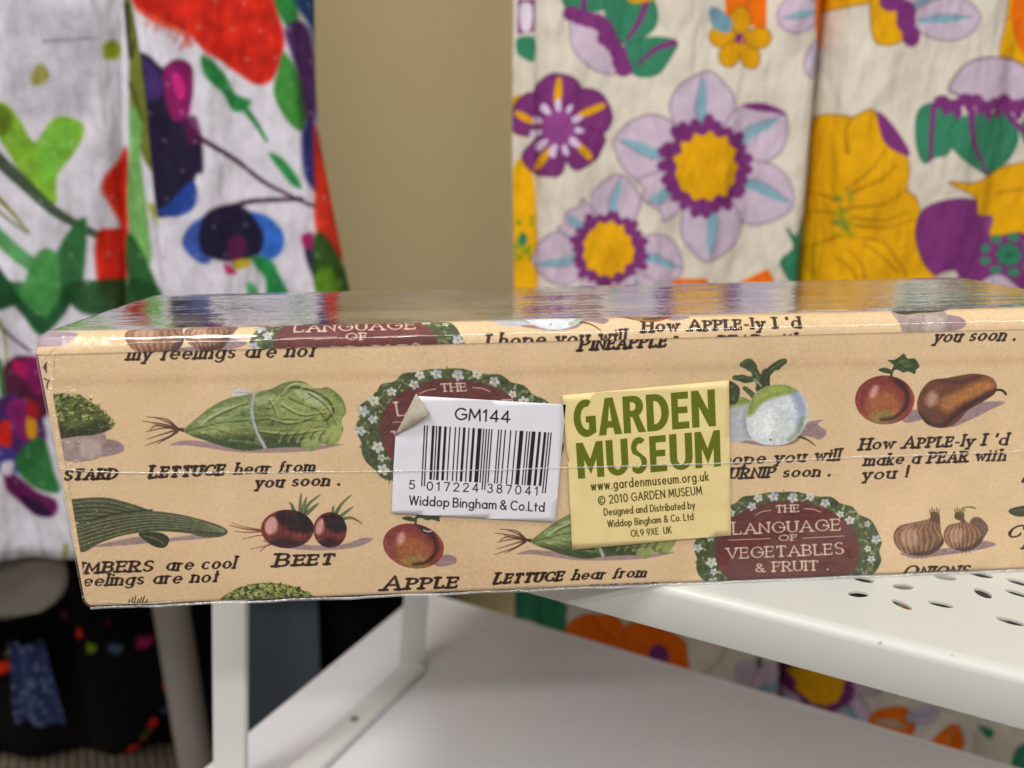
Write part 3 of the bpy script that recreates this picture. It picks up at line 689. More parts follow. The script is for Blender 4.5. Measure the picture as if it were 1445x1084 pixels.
def yellow_art():
    cv, q = sticker_canvas(YS, (232, 211, 150), 14)
    G = (98, 108, 16)
    def row(word, spans, tl, tr, bl, br):
        tl, tr, bl, br = map(np.array, (tl, tr, bl, br))
        X0, X1 = spans[0][0], spans[-1][1]
        for ch, (a, b) in zip(word, spans):
            u, v = (a-X0)/(X1-X0), (b-X0)/(X1-X0)
            heavy(cv, ch, tl+(tr-tl)*u, tl+(tr-tl)*v, bl+(br-bl)*v, bl+(br-bl)*u, G)
    z = lambda x, y: np.array(Z5((x, y))[0])
    row('GARDEN', [(116, 236), (248, 375), (385, 503), (512, 634), (648, 742), (757, 886)], z(106, 172), z(880, 110), z(118, 374), z(887, 310))
    row('MUSEUM', [(126, 272), (288, 408), (424, 512), (527, 620), (637, 762), (776, 916)], z(124, 403), z(908, 331), z(137, 598), z(914, 529))
    K = (78, 68, 14)
    def s(t, p0, p1, h, w, g=.3, **k): text(cv, t, Z5(p0)[0], Z5(p1)[0], h*.2583, w, K, gap=g, **k)
    s('www.gardenmuseum.org.uk', (210, 660), (846, 606), 47, 1.75, .36, sp=.3)
    s('@ 2010 GARDEN MUSEUM', (250, 736), (810, 681), 43, 1.6, .3, sp=.4)
    s('Designed and Distributed by', (280, 797), (772, 758), 37, 1.5, .3, sp=.4)
    s('Widdop Bingham & Co. Ltd', (300, 861), (764, 820), 35, 1.5, .3, sp=.4)
    s('OL9 9XE  UK', (427, 912), (645, 893), 34, 1.45, .3, sp=.4)
    cv.a *= (1+.04*(vnoise(cv.h, cv.w, 40, 5)-.5)+.03*(vnoise(cv.h, cv.w, 2, 6)-.5))[..., None]
    return cv, q
# ---------------------------------------------------------------- printed cloth of the two dresses
YR, YL = 0.262, 0.240                           # planes the two dresses hang in
def cloth_canvas(x0, x1, z0, z1, Y, base, k=2.6):
    cv = Canvas((x1-x0)*k, (z1-z0)*k, base, None, k*.41)
    cv.sh = np.zeros(2); cv.gk = .35
    def T(p):
        q = on_y(np.asarray(p, float)+cv.sh, Y)*1000
        return np.stack([(q[:, 0]-x0)*k, (z1-q[:, 2])*k], 1)
    cv.T = T; cv.rect = (x0, x1, z0, z1)
    return cv
D1 = fr(0, 0, 1/2.58); D2 = fr(720, 0, .38737); D3 = fr(1080, 0, .3875); D6 = fr(950, 780, .34256); D5 = fr(500, 800, .34602)
LIL, LILD, PUR, PURD, YEL, TEAL, ORA, SKY = (192, 174, 192), (118, 92, 118), (118, 48, 112), (78, 30, 76), (218, 160, 8), (52, 124, 92), (222, 104, 8), (122, 164, 178)
def outl(cv, P, fill, line, w=1.8, n=None):
    cv.poly(P, fill, 1, .8); Q = spline(P); cv.stroke(list(Q)+[Q[0]], w, line, .75, .9)
def petal(cv, c, a, r0, r1, wd, fill=LIL, line=LILD, stripe=SKY, bend=0, tip=1):
    a = math.radians(a); e = np.array([math.cos(a), -math.sin(a)]); n = np.array([-e[1], e[0]]); c = np.array(c, float)
    def P(u, v): return tuple(c+e*u+n*(v+bend*((u-r0)/(r1-r0))**2))
    L = r1-r0
    outl(cv, [P(r0, -wd*.35), P(r0+L*.3, -wd*.85), P(r0+L*.65, -wd), P(r0+L*.9, -wd*.6), P(r1, 0), P(r0+L*.9, wd*.6), P(r0+L*.65, wd), P(r0+L*.3, wd*.85), P(r0, wd*.35)], fill, line)
    if stripe:
        cv.poly([P(r0+L*.1, -1), P(r0+L*.45, -wd*.22), P(r0+L*.85, 0), P(r0+L*.5, wd*.16), P(r0+L*.12, wd*.12)], stripe, .95, .8)
        cv.stroke([P(r0+L*.1, -1), P(r0+L*.45, -wd*.24), P(r0+L*.9, 0)], 1.3, (104, 104, 130), .7, .7, True)
def ruff(cv, c, rx, ry, R, n=14, a0=0, a1=360, col=PUR, seed=1):
    r = rs(seed)
    for i in range(n):
        a = math.radians(a0+(a1-a0)*i/n); x, y = c[0]+rx*math.cos(a), c[1]-ry*math.sin(a)
        k = R*r.uniform(.85, 1.15)
        cv.ell(x, y, k, k*.8, PURD, -math.degrees(a), .6, .8); cv.ell(x, y, k*.86, k*.68, col, -math.degrees(a), 1, .8)
def big_petal(cv, c, a, r1, wd, s=1, stripe=True, fold=False, seed=1):
    r = rs(seed); a = math.radians(a); e = np.array([math.cos(a), -math.sin(a)]); n = np.array([-e[1], e[0]]); c = np.array(c, float)
    P = lambda u, v: tuple(c+e*u*s+n*v*s)
    k1, k2 = r.uniform(.85, 1.1), r.uniform(.85, 1.1)
    outl(cv, [P(40, -wd*.5), P(62, -wd*.95*k1), P(92, -wd*1.05*k1), P(r1*.88, -wd*.66*k1), P(r1, r.uniform(-6, 6)), P(r1*.9, wd*.6*k2), P(94, wd*1.05*k2), P(62, wd*.95*k2), P(40, wd*.5)], LIL, LILD, 2.2)
    if fold: cv.poly([P(r1+1, 2), P(r1*.9, -wd*.66), P(92, -wd*1.02), P(100, -wd*.72), P(r1*.9, -wd*.3)], PUR, 1, .8)
    if stripe:
        cv.poly([P(56, -3), P(80, -13), P(r1*.93, -2), P(r1*.8, 4), P(78, 2), P(60, 6)], SKY, .95, .8)
        cv.stroke([P(54, -2), P(80, -14), P(r1*.97, -1)], 1.6, (100, 96, 124), .75, .7, True)
def daisy(cv, c, s=1., rot=0, skip=(), ang=(92, 33, -24, -88, 162, -150)):
    for i, a in enumerate(ang):
        if i in skip: continue
        big_petal(cv, c, a+rot, 134 if i != 5 else 100, 43 if i != 5 else 34, s, True, i == 1, i+int(c[0]))
    cv.ell(c[0], c[1], 58*s, 60*s, PUR, 0, 1, 1)
    r = rs(int(c[0]))
    for i in range(24):
        a = 2*math.pi*i/24+r.uniform(-.08, .08); R = r.uniform(.92, 1.14)*s
        p = np.array(c)+np.array([math.cos(a), math.sin(a)])*54*R
        cv.ell(p[0], p[1], 14*s, 9*s, PURD, math.degrees(a), .55, .8); cv.ell(p[0], p[1], 13*s, 7.6*s, PUR, math.degrees(a), 1, .8)
    cv.poly([(c[0]+s*46*k*math.cos(a), c[1]+s*48*k*math.sin(a)) for a, k in ((2*math.pi*i/26, r.uniform(.86, 1.0) if i % 2 else r.uniform(1.0, 1.13)) for i in range(26))], YEL, 1, .8, False)
    cv.stroke([(c[0]-12*s, c[1]-30*s), (c[0]+4*s, c[1]), (c[0]+20*s, c[1]+34*s)], 3, (196, 138, 6), .5, 1.5, True)
def viola(cv, c, s=1., rot=0):
    r = rs(int(c[0])+5)
    for a in (84, 22, -48, -122, 152):
        b = math.radians(a+rot); e = np.array([math.cos(b), -math.sin(b)]); n = np.array([-e[1], e[0]]); c_ = np.array(c, float)
        P = lambda u, v: tuple(c_+(e*u+n*v)*s)
        w1, w2, L = r.uniform(26, 36), r.uniform(26, 36), r.uniform(66, 78)
        outl(cv, [P(8, -14), P(34, -w1*.9), P(56, -w1), P(L*.96, -w1*.5), P(L, r.uniform(-8, 8)), P(L*.92, w2*.7), P(52, w2), P(30, w2*.8), P(8, 14)], PUR, PURD, 2.2)
        cv.poly([P(26, -3), P(44, -7), P(L*.9, -4), P(L*.92, 3), P(46, 4)], YEL, .97, .8)
    cv.ell(c[0], c[1], 21*s, 27*s, (138, 66, 132), 0, 1, 1)
    for i in range(11):
        a = math.radians(i*33+rot); x, y = c[0]+29*s*math.cos(a), c[1]+32*s*math.sin(a); k = r.uniform(.8, 1.3)
        cv.ell(x, y-1, 8*s*k, 4*s*k, (208, 188, 214), math.degrees(a)+12, 1, .8); cv.ell(x, y+1, 8*s*k, 4*s*k, (208, 188, 214), math.degrees(a)-12, 1, .8)
def tulip(cv, c, s=1.):
    x, y = c
    def Q(*q): return [(x+(px-790)*.3875*s, y+(py-365)*.3875*s) for px, py in q]
    outl(cv, Q((636, 345), (645, 290), (690, 240), (760, 220), (860, 220), (930, 255), (960, 300), (950, 350), (800, 380)), LIL, (84, 58, 84), 2.4)
    D = (30, 84, 66)
    for L in (((505, 450), (525, 398), (580, 382), (640, 400), (650, 470), (622, 560), (575, 575), (540, 596), (512, 540)), ((1075, 450), (1055, 398), (1000, 382), (950, 400), (900, 470), (950, 580), (1010, 600), (1060, 590))):
        outl(cv, Q(*L), TEAL, D, 2)
    outl(cv, Q((625, 495), (645, 450), (690, 425), (740, 420), (850, 420), (892, 490), (866, 570), (790, 640), (765, 635), (700, 600), (642, 550)), TEAL, D, 2)
    cv.stroke(Q((572, 395), (566, 470), (560, 585)), 9*s, PUR, .95, .8, True, 5); cv.stroke(Q((705, 415), (712, 520), (775, 638)), 11*s, PUR, .95, .8, True, 4); cv.stroke(Q((840, 400), (900, 470), (960, 520)), 9*s, PUR, .95, .8, True, 5)
    for i in range(10):
        px, py = 600+i*40, 385+14*math.sin(i*1.9)-abs(i-5)*1.5; cv.ell(*Q((px, py))[0], 11*s, 9*s, PURD, 0, .6, .9); cv.ell(*Q((px, py-2))[0], 10.4*s, 8.4*s, PUR, 0, 1, .9)
        cv.ell(*Q((px+14, py+24))[0], 6*s, 9*s, PUR, 0, 1, .9)
def yellow_bloom(cv, c, s=1.):
    x, y = c
    def Q(*q): return [(x+(px-330)*.3875*s, y+(py-745)*.3875*s) for px, py in q]
    outl(cv, Q((160, 1060), (175, 900), (200, 620), (218, 432), (262, 418), (300, 430), (345, 405), (372, 425), (385, 490), (402, 528), (478, 568), (494, 630), (486, 690), (520, 718), (536, 775), (520, 838), (538, 930), (592, 1012), (600, 1080), (400, 1120)), YEL, (120, 80, 20))
    B = (134, 90, 14)
    for q in (((300, 430), (280, 480), (285, 560)), ((400, 540), (350, 620), (275, 690)), ((445, 600), (390, 650), (290, 700)), ((484, 690), (400, 740), (280, 755)), ((490, 770), (400, 800), (290, 790)),
              ((515, 800), (400, 825), (300, 818)), ((300, 865), (400, 880), (490, 1000)), ((320, 880), (380, 920), (460, 990)), ((240, 930), (290, 980), (310, 1050)), ((275, 900), (320, 960), (330, 1050)), ((165, 920), (220, 880), (245, 860)), ((180, 780), (220, 770), (245, 775)), ((200, 700), (225, 710), (250, 730))):
        cv.stroke(Q(*q), 1.2, B, .85, .9, True, 2.8)
    for k in range(22):
        r = rs(k+3); cv.ell(*Q((268+r.uniform(-26, 22), 780+r.uniform(-80, 80)))[0], 4.5*s, 3*s, r.choice([(128, 140, 30), (150, 150, 30), (110, 130, 60)]), r.uniform(0, 90), .75, 1)
def lily(cv, c, s=1., rot=0):
    for a in (90, 175, 235, 300, 5): petal(cv, c, a+rot, 6*s, 46*s, 15*s, (206, 148, 8), (120, 82, 20), None)
    cv.ell(c[0], c[1], 9*s, 8*s, PUR, 0, 1, .8); cv.stroke([(c[0]+8*s, c[1]-8*s), (c[0], c[1]+8*s), (c[0]-6*s, c[1]+26*s)], 3.5*s, (196, 138, 20), 1, .7, True)
def orange_leaf(cv, c, s=1., rot=0):
    petal(cv, c, rot, 0, 60*s, 22*s, ORA, (140, 60, 10), (150, 150, 140))
def right_dress_art():
    cv = cloth_canvas(100, 560, -330, 520, YR, (208, 200, 186))
    def far(cv):
        daisy(cv, (996, 235)); viola(cv, (808, 178), 1.0, 5)
        tulip(cv, D3((790, 365))[0], .98)
    # rows above the frame, seen only mirrored in the film
    for (dx, dy) in ((-40, -430), (210, -640), (-60, -860), (260, -330)):
        cv.sh = np.array([dx, dy], float); far(cv); yellow_bloom(cv, (1210, 295)); lily(cv, (1045, 55)); cv.sh[:] = 0
    # upper left teal and lilac
    P = D2((200, 0), (215, 60), (225, 170), (290, 245), (350, 270), (388, 262), (370, 180), (300, 90))
    outl(cv, P, LIL, LILD)
    outl(cv, D2((340, -60), (480, -40), (530, 30), (520, 110), (420, 160), (360, 100), (345, 40)), TEAL, (30, 84, 66))
    outl(cv, D2((410, 180), (500, 140), (600, 155), (580, 210), (530, 275), (450, 268)), TEAL, (30, 84, 66))
    outl(cv, D2((190, -40), (330, -40), (340, 30), (270, 45), (210, 40)), TEAL, (30, 84, 66))
    cv.stroke(D2((500, 0), (470, 80), (430, 140)), 9, PUR, 1, .8, True, 5); cv.stroke(D2((590, 160), (530, 180), (470, 232)), 9, PUR, 1, .8, True, 4); cv.stroke(D2((270, -20), (268, 40)), 7, PUR, 1, .8)
    for x, y in ((225, 50), (255, 62), (285, 72), (315, 78), (340, 95), (355, 122), (375, 160), (395, 190), (405, 225), (415, 250), (350, 140)): cv.ell(*D2((x, y))[0], 13, 11, PUR, 0, 1, .9)
    cv.poly(D2((430, 0), (470, 12), (520, 2), (560, -20), (440, -30)), (206, 148, 8), 1, .8)
    # left strip
    for P, c in ((D2((30, -20), (95, -20), (95, 100), (30, 110)), PUR), (D2((38, 0), (85, 0), (82, 90), (45, 92)), (206, 196, 212)), (D2((28, 125), (95, 125), (93, 212), (55, 200), (28, 180)), TEAL),
                 (D2((10, 350), (110, 335), (130, 300), (130, 460), (95, 490), (10, 475)), (206, 148, 8)), (D2((10, 625), (90, 640), (100, 1120), (10, 1100)), (222, 166, 6))):
        cv.poly(P, c, 1, .8, c not in (PUR,))
    cv.stroke(D2((10, 420), (60, 440), (110, 415)), 3, (120, 60, 70), .8, .8, True)
    for k in range(26):
        r = rs(k); cv.ell(*D2((50+r.uniform(-36, 36), 875+r.uniform(-80, 80)))[0], 4, 3.4, (128, 146, 26), 0, .9, .8)
    cv.ell(*D2((50, 878))[0], 7, 9, TEAL, 0, 1, 1)
    cv.poly(D2((905, -30), (940, -30), (938, 105), (910, 100), (780, 60), (780, -30)), ORA, 1, .8, False)
    lily(cv, (1045, 55)); cv.poly(D2((722, 40), (745, 28), (800, 70), (798, 118), (760, 118), (730, 90)), (112, 146, 166), 1, .8)
    daisy(cv, (996, 235)); daisy(cv, (859, 352), .80, 0, (), (80, -52, -15, -100, 192, 138)); viola(cv, D2((175, 468))[0], 1.02, 5)
    cv.poly(D2((590, 1025), (660, 1015), (720, 1025), (700, 1120), (580, 1120)), ORA, 1, .8); cv.poly(D2((800, 1050), (940, 980), (965, 1030), (950, 1120), (820, 1120)), ORA, 1, .8, False)
    # middle seam and right half
    petal(cv, D3((205, 40))[0], 190, 5, 62, 26); petal(cv, D3((205, 120))[0], 255, 10, 66, 15); cv.poly(D3((185, -30), (250, -30), (235, 150), (200, 150), (178, 100)), ORA, 1, .8)
    petal(cv, D3((450, 60))[0], 20, 8, 70, 30); petal(cv, D3((470, 90))[0], 3, 12, 106, 30)
    outl(cv, D3((365, -10), (440, 0), (440, 90), (460, 155), (410, 178), (365, 150)), YEL, (120, 80, 20))
    for x, y in ((420, 20), (470, 60), (470, 95), (490, 145), (435, -10)): cv.ell(*D3((x, y))[0], 14, 15, PUR, 0, 1, .9)
    cv.poly(D3((870, 20), (910, -20), (990, -20), (990, 170), (930, 205), (880, 120)), ORA, 1, .9)
    yellow_bloom(cv, D3((330, 745))[0])
    cv.poly(D3((370, 420), (400, 435), (485, 540), (485, 570), (400, 530)), PUR, 1, .8)
    tulip(cv, D3((800, 365))[0], 1.0)
    outl(cv, D3((520, 860), (540, 770), (620, 730), (740, 730), (990, 800), (990, 1150), (680, 1150), (650, 1040), (560, 975)), PUR, PURD)
    outl(cv, D3((630, 665), (740, 665), (860, 605), (1000, 610), (1000, 870), (900, 845), (800, 860), (810, 790), (750, 780), (735, 720)), YEL, (120, 70, 40))
    cv.stroke(D3((820, 705), (900, 690), (990, 695)), 2, (120, 80, 20), .7, .8, True)
    cv.poly(D3((760, 790), (808, 790), (790, 850)), (134, 66, 128), 1, .8)
    c = np.array(D3((865, 925))[0])
    for k in range(9):
        a = k*.7; cv.ell(c[0]+34*math.cos(a), c[1]+25*math.sin(a), 8, 6, TEAL, 0, 1, .9)
    for k in range(8): petal(cv, c, k*45, 2, 17, 5, TEAL, (30, 84, 66), None)
    cv.poly(D3((590, 1000), (650, 980), (670, 1010), (650, 1060), (600, 1060)), (208, 200, 186), 1, .8)
    outl(cv, D3((110, 860), (150, 800), (150, 1100), (60, 980), (60, 940), (100, 900), (75, 830)), TEAL, (30, 84, 66))
    # hidden behind the box, and the band seen between the shelves
    for p in ((905, 520), (1180, 560), (760, 600), (1400, 520)): daisy(cv, p)
    for p in ((820, 700), (1080, 690), (1330, 700)): viola(cv, p, 1.1)
    for p in ((1250, 620), (980, 640)): tulip(cv, p, .9)
    outl(cv, D5((600, 60), (700, 85), (850, 140), (862, 190), (840, 290), (740, 260), (620, 210)), TEAL, (30, 84, 66))
    outl(cv, D5((860, 255), (930, 190), (1000, 200), (1060, 200), (1110, 260), (1130, 350), (1000, 330)), ORA, (140, 60, 10))
    outl(cv, D5((1110, 240), (1200, 225), (1330, 280), (1350, 330), (1345, 440), (1200, 420), (1120, 350)), ORA, (140, 60, 10))
    cv.stroke(D5((970, 200), (1010, 260), (1060, 300)), 2.4, (140, 60, 10), .8, .8, True); cv.ell(*D5((1240, 360))[0], 14, 17, PUR, 0, 1, .9)
    cv.stroke(D6((130, 500), (200, 440), (220, 380)), 5, (150, 150, 150), .8, 1, True); cv.poly(D6((250, 470), (330, 440), (430, 470), (520, 610), (300, 600)), (186, 168, 184), 1, 1)
    cv.stroke(D6((355, 440), (362, 570)), 9, (74, 90, 38), .9, 1)
    daisy(cv, D6((590, 490))[0], .72, 35)
    petal(cv, D6((790, 640))[0], -20, 0, 66, 26, ORA, (140, 60, 10), (170, 166, 150)); petal(cv, D6((940, 655))[0], 10, 0, 46, 12)
    outl(cv, D6((1035, 765), (1090, 710), (1155, 693), (1182, 760), (1165, 805), (1100, 800)), ORA, (140, 60, 10)); cv.stroke(D6((1105, 790), (1135, 710)), 3, (170, 160, 150), .9, .8)
    cv.poly(D6((1235, 690), (1290, 700), (1270, 735)), TEAL, 1, .8); outl(cv, D6((1360, 850), (1400, 760), (1560, 740), (1600, 1000), (1400, 930)), TEAL, (30, 84, 66))
    for p in ((1100, 1190), (760, 1060), (900, 1150)): daisy(cv, p, .8)
    for q, k in (((1205, 830), 1.), ((1330, 850), 1.), ((1400, 822), .9), ((1440, 880), .8)):  # dark taupe blobs in the print, standing in for shade behind the shelf holes
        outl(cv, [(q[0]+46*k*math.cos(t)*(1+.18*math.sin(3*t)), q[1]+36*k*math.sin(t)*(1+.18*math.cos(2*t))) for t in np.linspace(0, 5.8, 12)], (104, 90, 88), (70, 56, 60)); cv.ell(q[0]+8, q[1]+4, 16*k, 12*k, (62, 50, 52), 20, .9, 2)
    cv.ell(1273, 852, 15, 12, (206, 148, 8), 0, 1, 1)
    n = vnoise(cv.h, cv.w, 1.6, 2)
    cv.a *= (1+.05*(n-.5)+.05*(vnoise(cv.h, cv.w, 50, 9)-.5))[..., None]
    return cv
GRN, GRD, LIM, RED, NAV, BLU, MAG = (48, 110, 40), (28, 72, 34), (112, 154, 34), (192, 26, 10), (26, 20, 44), (38, 78, 168), (132, 22, 90)
def left_dress_art():
    cv = cloth_canvas(-330, 60, -150, 520, YL, (202, 198, 208))
    def brush(P, w, c, w1=None, al=.9, soft=2.0): cv.stroke(P, w, c, al, soft, True, w if w1 is None else w1, grain=.16)
    def blob(P, c, al=.95, soft=2.6): cv.poly(P, c, al, soft, True, (), .18)
    def pans(x, y, s, c=NAV):
        blob([(x-40*s, y-20*s), (x-10*s, y-46*s), (x+34*s, y-36*s), (x+46*s, y+8*s), (x+20*s, y+44*s), (x-26*s, y+40*s)], c)
        blob([(x-10*s, y-30*s), (x+16*s, y-46*s), (x+34*s, y-20*s), (x+16*s, y+10*s)], MAG, .8); blob([(x-38*s, y+10*s), (x, y+20*s), (x+20*s, y+50*s), (x-24*s, y+48*s)], BLU, .35)
    def poppy(x, y, s):
        blob([(x-90*s, y-30*s), (x-50*s, y-70*s), (x+40*s, y-80*s), (x+100*s, y-30*s), (x+94*s, y+30*s), (x+50*s, y+60*s), (x-10*s, y+30*s), (x-60*s, y+10*s)], RED)
        for i in range(22):
            r = rs(i); a = r.uniform(0, 6); brush([(x, y-10*s), (x+70*s*math.cos(a), y-10*s+50*s*math.sin(a))], 5, r.choice([(168, 24, 12), (226, 58, 24), (190, 30, 14)]), 9, .4, 3)
    for dy in (-330, -620, -900):
        poppy(330, dy+20, 1.1); pans(120, dy-40, 1.2); brush([(20, dy), (120, dy+80), (260, dy+60)], 14, GRN, 6); blob([(380, dy+80), (420, dy+40), (440, dy+160), (400, dy+150)], GRN); pans(390, dy+200, 1)
        brush([(60, dy+160), (110, dy+210), (180, dy+150)], 22, LIM, 10)
    # grey wash, greens on the left
    blob(D1((50, 60), (160, 30), (320, 25), (360, 60), (350, 300), (300, 420), (120, 440), (40, 380), (60, 200)), (158, 158, 166), .55, 9)
    for k in range(60):
        r = rs(k); x = r.uniform(60, 330); cv.ell(*D1((x, r.uniform(80, 420)))[0], r.uniform(1, 8), r.uniform(1, 6), (112, 112, 124), 0, .12, 5)
    brush(D1((170, 155), (260, 148), (350, 138)), 2.5, (110, 110, 120), 1)
    blob(D1((370, 160), (395, 140), (415, 165), (405, 205), (370, 205)), (130, 140, 20)); blob(D1((125, 280), (160, 235), (190, 270), (180, 300), (140, 315)), (130, 124, 60))
    blob(D1((-20, 390), (40, 380), (90, 440), (140, 520), (200, 440), (260, 428), (315, 470), (280, 560), (220, 640), (215, 740), (150, 720), (90, 620), (20, 500), (-20, 480)), (112, 160, 36))
    blob(D1((150, 520), (250, 440), (300, 470), (240, 600), (170, 660)), (108, 172, 62), .7, 3); blob(D1((-10, 400), (40, 390), (70, 440), (30, 500)), (82, 96, 20), .8, 3)
    brush(D1((-20, 540), (100, 660), (200, 760), (300, 820), (370, 860)), 17, (52, 68, 50), 9); brush(D1((0, 700), (60, 760), (125, 845)), 7, (96, 96, 14), 2); brush(D1((0, 740), (50, 790), (120, 845)), 4, (60, 60, 20), 1)
    brush(D1((-20, 820), (100, 930), (200, 1000)), 22, (74, 142, 78), 16); blob(D1((205, 1084), (200, 980), (250, 860), (320, 790), (325, 900), (300, 1084)), (38, 94, 48)); blob(D1((120, 1000), (170, 905), (230, 940), (210, 1084), (130, 1084)), (66, 136, 66))
    blob(D1((-20, 940), (60, 1020), (110, 1084), (-20, 1120)), (20, 62, 32))
    blob(D1((445, 565), (400, 600), (370, 680), (400, 770), (415, 830), (365, 840), (355, 930), (370, 1060), (400, 1100), (440, 1100)), RED)
    # fold strip of greens
    blob(D1((430, -20), (460, -20), (495, 150), (540, 420), (555, 620), (500, 560), (455, 400), (450, 150)), (96, 104, 32)); brush(D1((440, 0), (455, 200), (470, 140)), 5, (28, 30, 20), 3); brush(D1((455, 300), (510, 440)), 4, (52, 60, 18), 2)
    blob(D1((455, 380), (500, 450), (495, 560), (520, 760), (535, 960), (470, 900), (440, 740), (450, 560)), (104, 160, 84)); blob(D1((440, 860), (480, 880), (560, 1040), (575, 1090), (470, 1090), (440, 980)), (32, 84, 36))
    blob(D1((525, 750), (550, 742), (578, 770), (570, 830)), (150, 150, 50), .8)
    # poppy, pansies
    blob(D1((480, -10), (520, 50), (600, 95), (690, 122), (740, 180), (800, 220), (860, 265), (930, 305), (990, 285), (1030, 200), (1035, 120), (1010, 40), (1000, -60), (480, -60)), RED)
    for i in range(34):
        r = rs(i+50); x = r.uniform(560, 1000); y = r.uniform(-10, 250); y = min(y, (x-480)*.55); brush(D1((x, y), (x+r.uniform(-40, 40), y+r.uniform(20, 60))), r.uniform(4, 9), r.choice([(170, 22, 12), (226, 56, 22), (150, 24, 14)]), 4, .35, 3)
    for i in range(14):
        brush(D1((500+i*12, 30+i*6), (530+i*12, 62+i*6)), 2.2, (216, 90, 70), 1, .8)
    blob(D1((505, 210), (545, 205), (600, 250), (650, 222), (700, 245), (705, 330), (690, 430), (735, 500), (745, 620), (720, 640), (690, 740), (600, 790), (575, 760), (555, 600), (530, 400)), NAV, .98)
    blob(D1((600, 260), (650, 222), (700, 245), (705, 340), (690, 430), (640, 440), (610, 380)), MAG, .9); blob(D1((635, 270), (665, 285), (685, 350), (660, 365), (640, 330)), (196, 36, 122), .9, 2)
    blob(D1((520, 220), (580, 260), (600, 340), (540, 360)), (62, 38, 96), .9, 3); blob(D1((580, 770), (620, 740), (700, 660), (725, 700), (710, 760), (640, 790)), (34, 62, 140), .95, 2)
    blob(D1((680, 440), (720, 430), (740, 520), (690, 520)), (84, 20, 66), .8, 3)
    brush(D1((735, 505), (850, 580), (950, 660), (1050, 710), (1150, 755)), 6, (52, 24, 44), 3.5); brush(D1((1100, 725), (1000, 728), (900, 735), (830, 760)), 5, (52, 24, 44), 6)
    blob(D1((670, 880), (700, 820), (770, 790), (790, 900), (760, 960), (700, 930)), (46, 72, 150)); blob(D1((890, 780), (970, 790), (1028, 850), (1020, 920), (960, 950), (900, 900)), (38, 90, 178))
    blob(D1((765, 770), (840, 745), (900, 770), (950, 850), (940, 920), (880, 950), (800, 945), (740, 910), (735, 830)), NAV, .97); blob(D1((830, 880), (880, 860), (890, 920), (850, 970)), (92, 24, 70), .8, 3)
    blob(D1((820, 960), (850, 975), (860, 995), (830, 995)), (170, 30, 90)); blob(D1((850, 950), (905, 945), (900, 970), (860, 980)), (180, 160, 30))
    blob(D1((910, 935), (980, 950), (1010, 1000), (1050, 1090), (970, 1090), (960, 1020), (930, 980)), (28, 124, 60)); blob(D1((895, 1030), (920, 1040), (940, 1090), (905, 1090)), (60, 150, 90))
    blob(D1((735, 212), (770, 220), (820, 280), (850, 340), (905, 365), (880, 400), (840, 400), (810, 340), (750, 280)), (30, 112, 48)); brush(D1((870, 380), (920, 440), (965, 512)), 9, (34, 112, 50), 4)
    blob(D1((975, 555), (1030, 580), (1080, 640), (1098, 685), (1060, 670), (1000, 600)), (34, 120, 56))
    blob(D1((1035, 190), (1080, 260), (1110, 380), (1095, 475), (1040, 430), (995, 340), (1010, 260)), (52, 124, 44)); blob(D1((1000, -20), (1070, -20), (1080, 60), (1085, 130), (1040, 90), (1010, 40)), (34, 116, 44))
    blob(D1((1040, 110), (1110, 100), (1130, 400), (1110, 460), (1080, 260)), (66, 34, 84)); blob(D1((1070, 0), (1130, -20), (1130, 150), (1110, 80)), (28, 56, 110))
    blob(D1((1098, 480), (1130, 460), (1160, 700), (1110, 640)), (36, 36, 110)); blob(D1((1125, 450), (1160, 600), (1200, 760), (1230, 900), (1210, 960), (1150, 840), (1140, 700)), (206, 44, 22))
    blob(D1((1100, 860), (1140, 850), (1150, 910), (1110, 905)), (150, 24, 90)); blob(D1((1110, 910), (1150, 920), (1150, 1010), (1125, 970)), (30, 26, 60)); blob(D1((1145, 860), (1190, 880), (1260, 1060), (1240, 1090), (1150, 1050)), (40, 74, 24)); blob(D1((1150, 1000), (1200, 980), (1230, 1090), (1160, 1090)), (90, 130, 24), .8)
    # lower left: green, pansies down to the hem (photograph pixels)
    brush([(0, 455), (20, 470), (52, 492)], 4, (50, 20, 40), 3); blob([(0, 395), (50, 400), (110, 410), (70, 470), (40, 440)], (24, 72, 36)); blob([(30, 400), (90, 400), (70, 445)], (70, 140, 70), .8, 3)
    blob([(100, 400), (170, 395), (215, 405), (190, 440), (120, 440)], (26, 66, 30), .9); brush([(4, 450), (14, 490), (8, 540)], 5, (130, 130, 20), 3)
    pans(45, 545, 1.0, (72, 14, 44)); blob([(28, 505), (48, 512), (44, 530), (26, 522)], (176, 20, 90)); brush([(0, 510), (10, 580), (30, 620)], 10, (46, 100, 46), 8)
    pans(20, 612, 1.15, (60, 26, 84)); blob([(-6, 600), (16, 596), (14, 630), (-8, 626)], (196, 30, 20), .9); blob([(45, 585), (60, 590), (58, 615), (44, 612)], (212, 150, 20)); blob([(46, 560), (62, 566), (64, 584), (48, 584)], (150, 20, 30))
    blob([(22, 648), (66, 612), (84, 660), (90, 690), (40, 680)], (36, 100, 44)); blob([(4, 664), (22, 672), (56, 690), (86, 700), (84, 722), (50, 724), (20, 704), (6, 690)], (84, 12, 66)); blob([(30, 700), (60, 706), (80, 722), (50, 724)], (34, 14, 50), .9)
    blob([(0, 655), (18, 652), (14, 672), (2, 670)], (214, 208, 214), .9)
    pans(140, 610, 1.2); pans(260, 560, 1.3, (70, 20, 60)); poppy(380, 640, .8); brush([(120, 700), (240, 660), (400, 720)], 14, GRN, 8)
    brush([(100, 764), (97, 785)], 7, (120, 140, 30), 4)
    r = rs(77)                                    # woven swiss dots, each with a small shadow painted below it
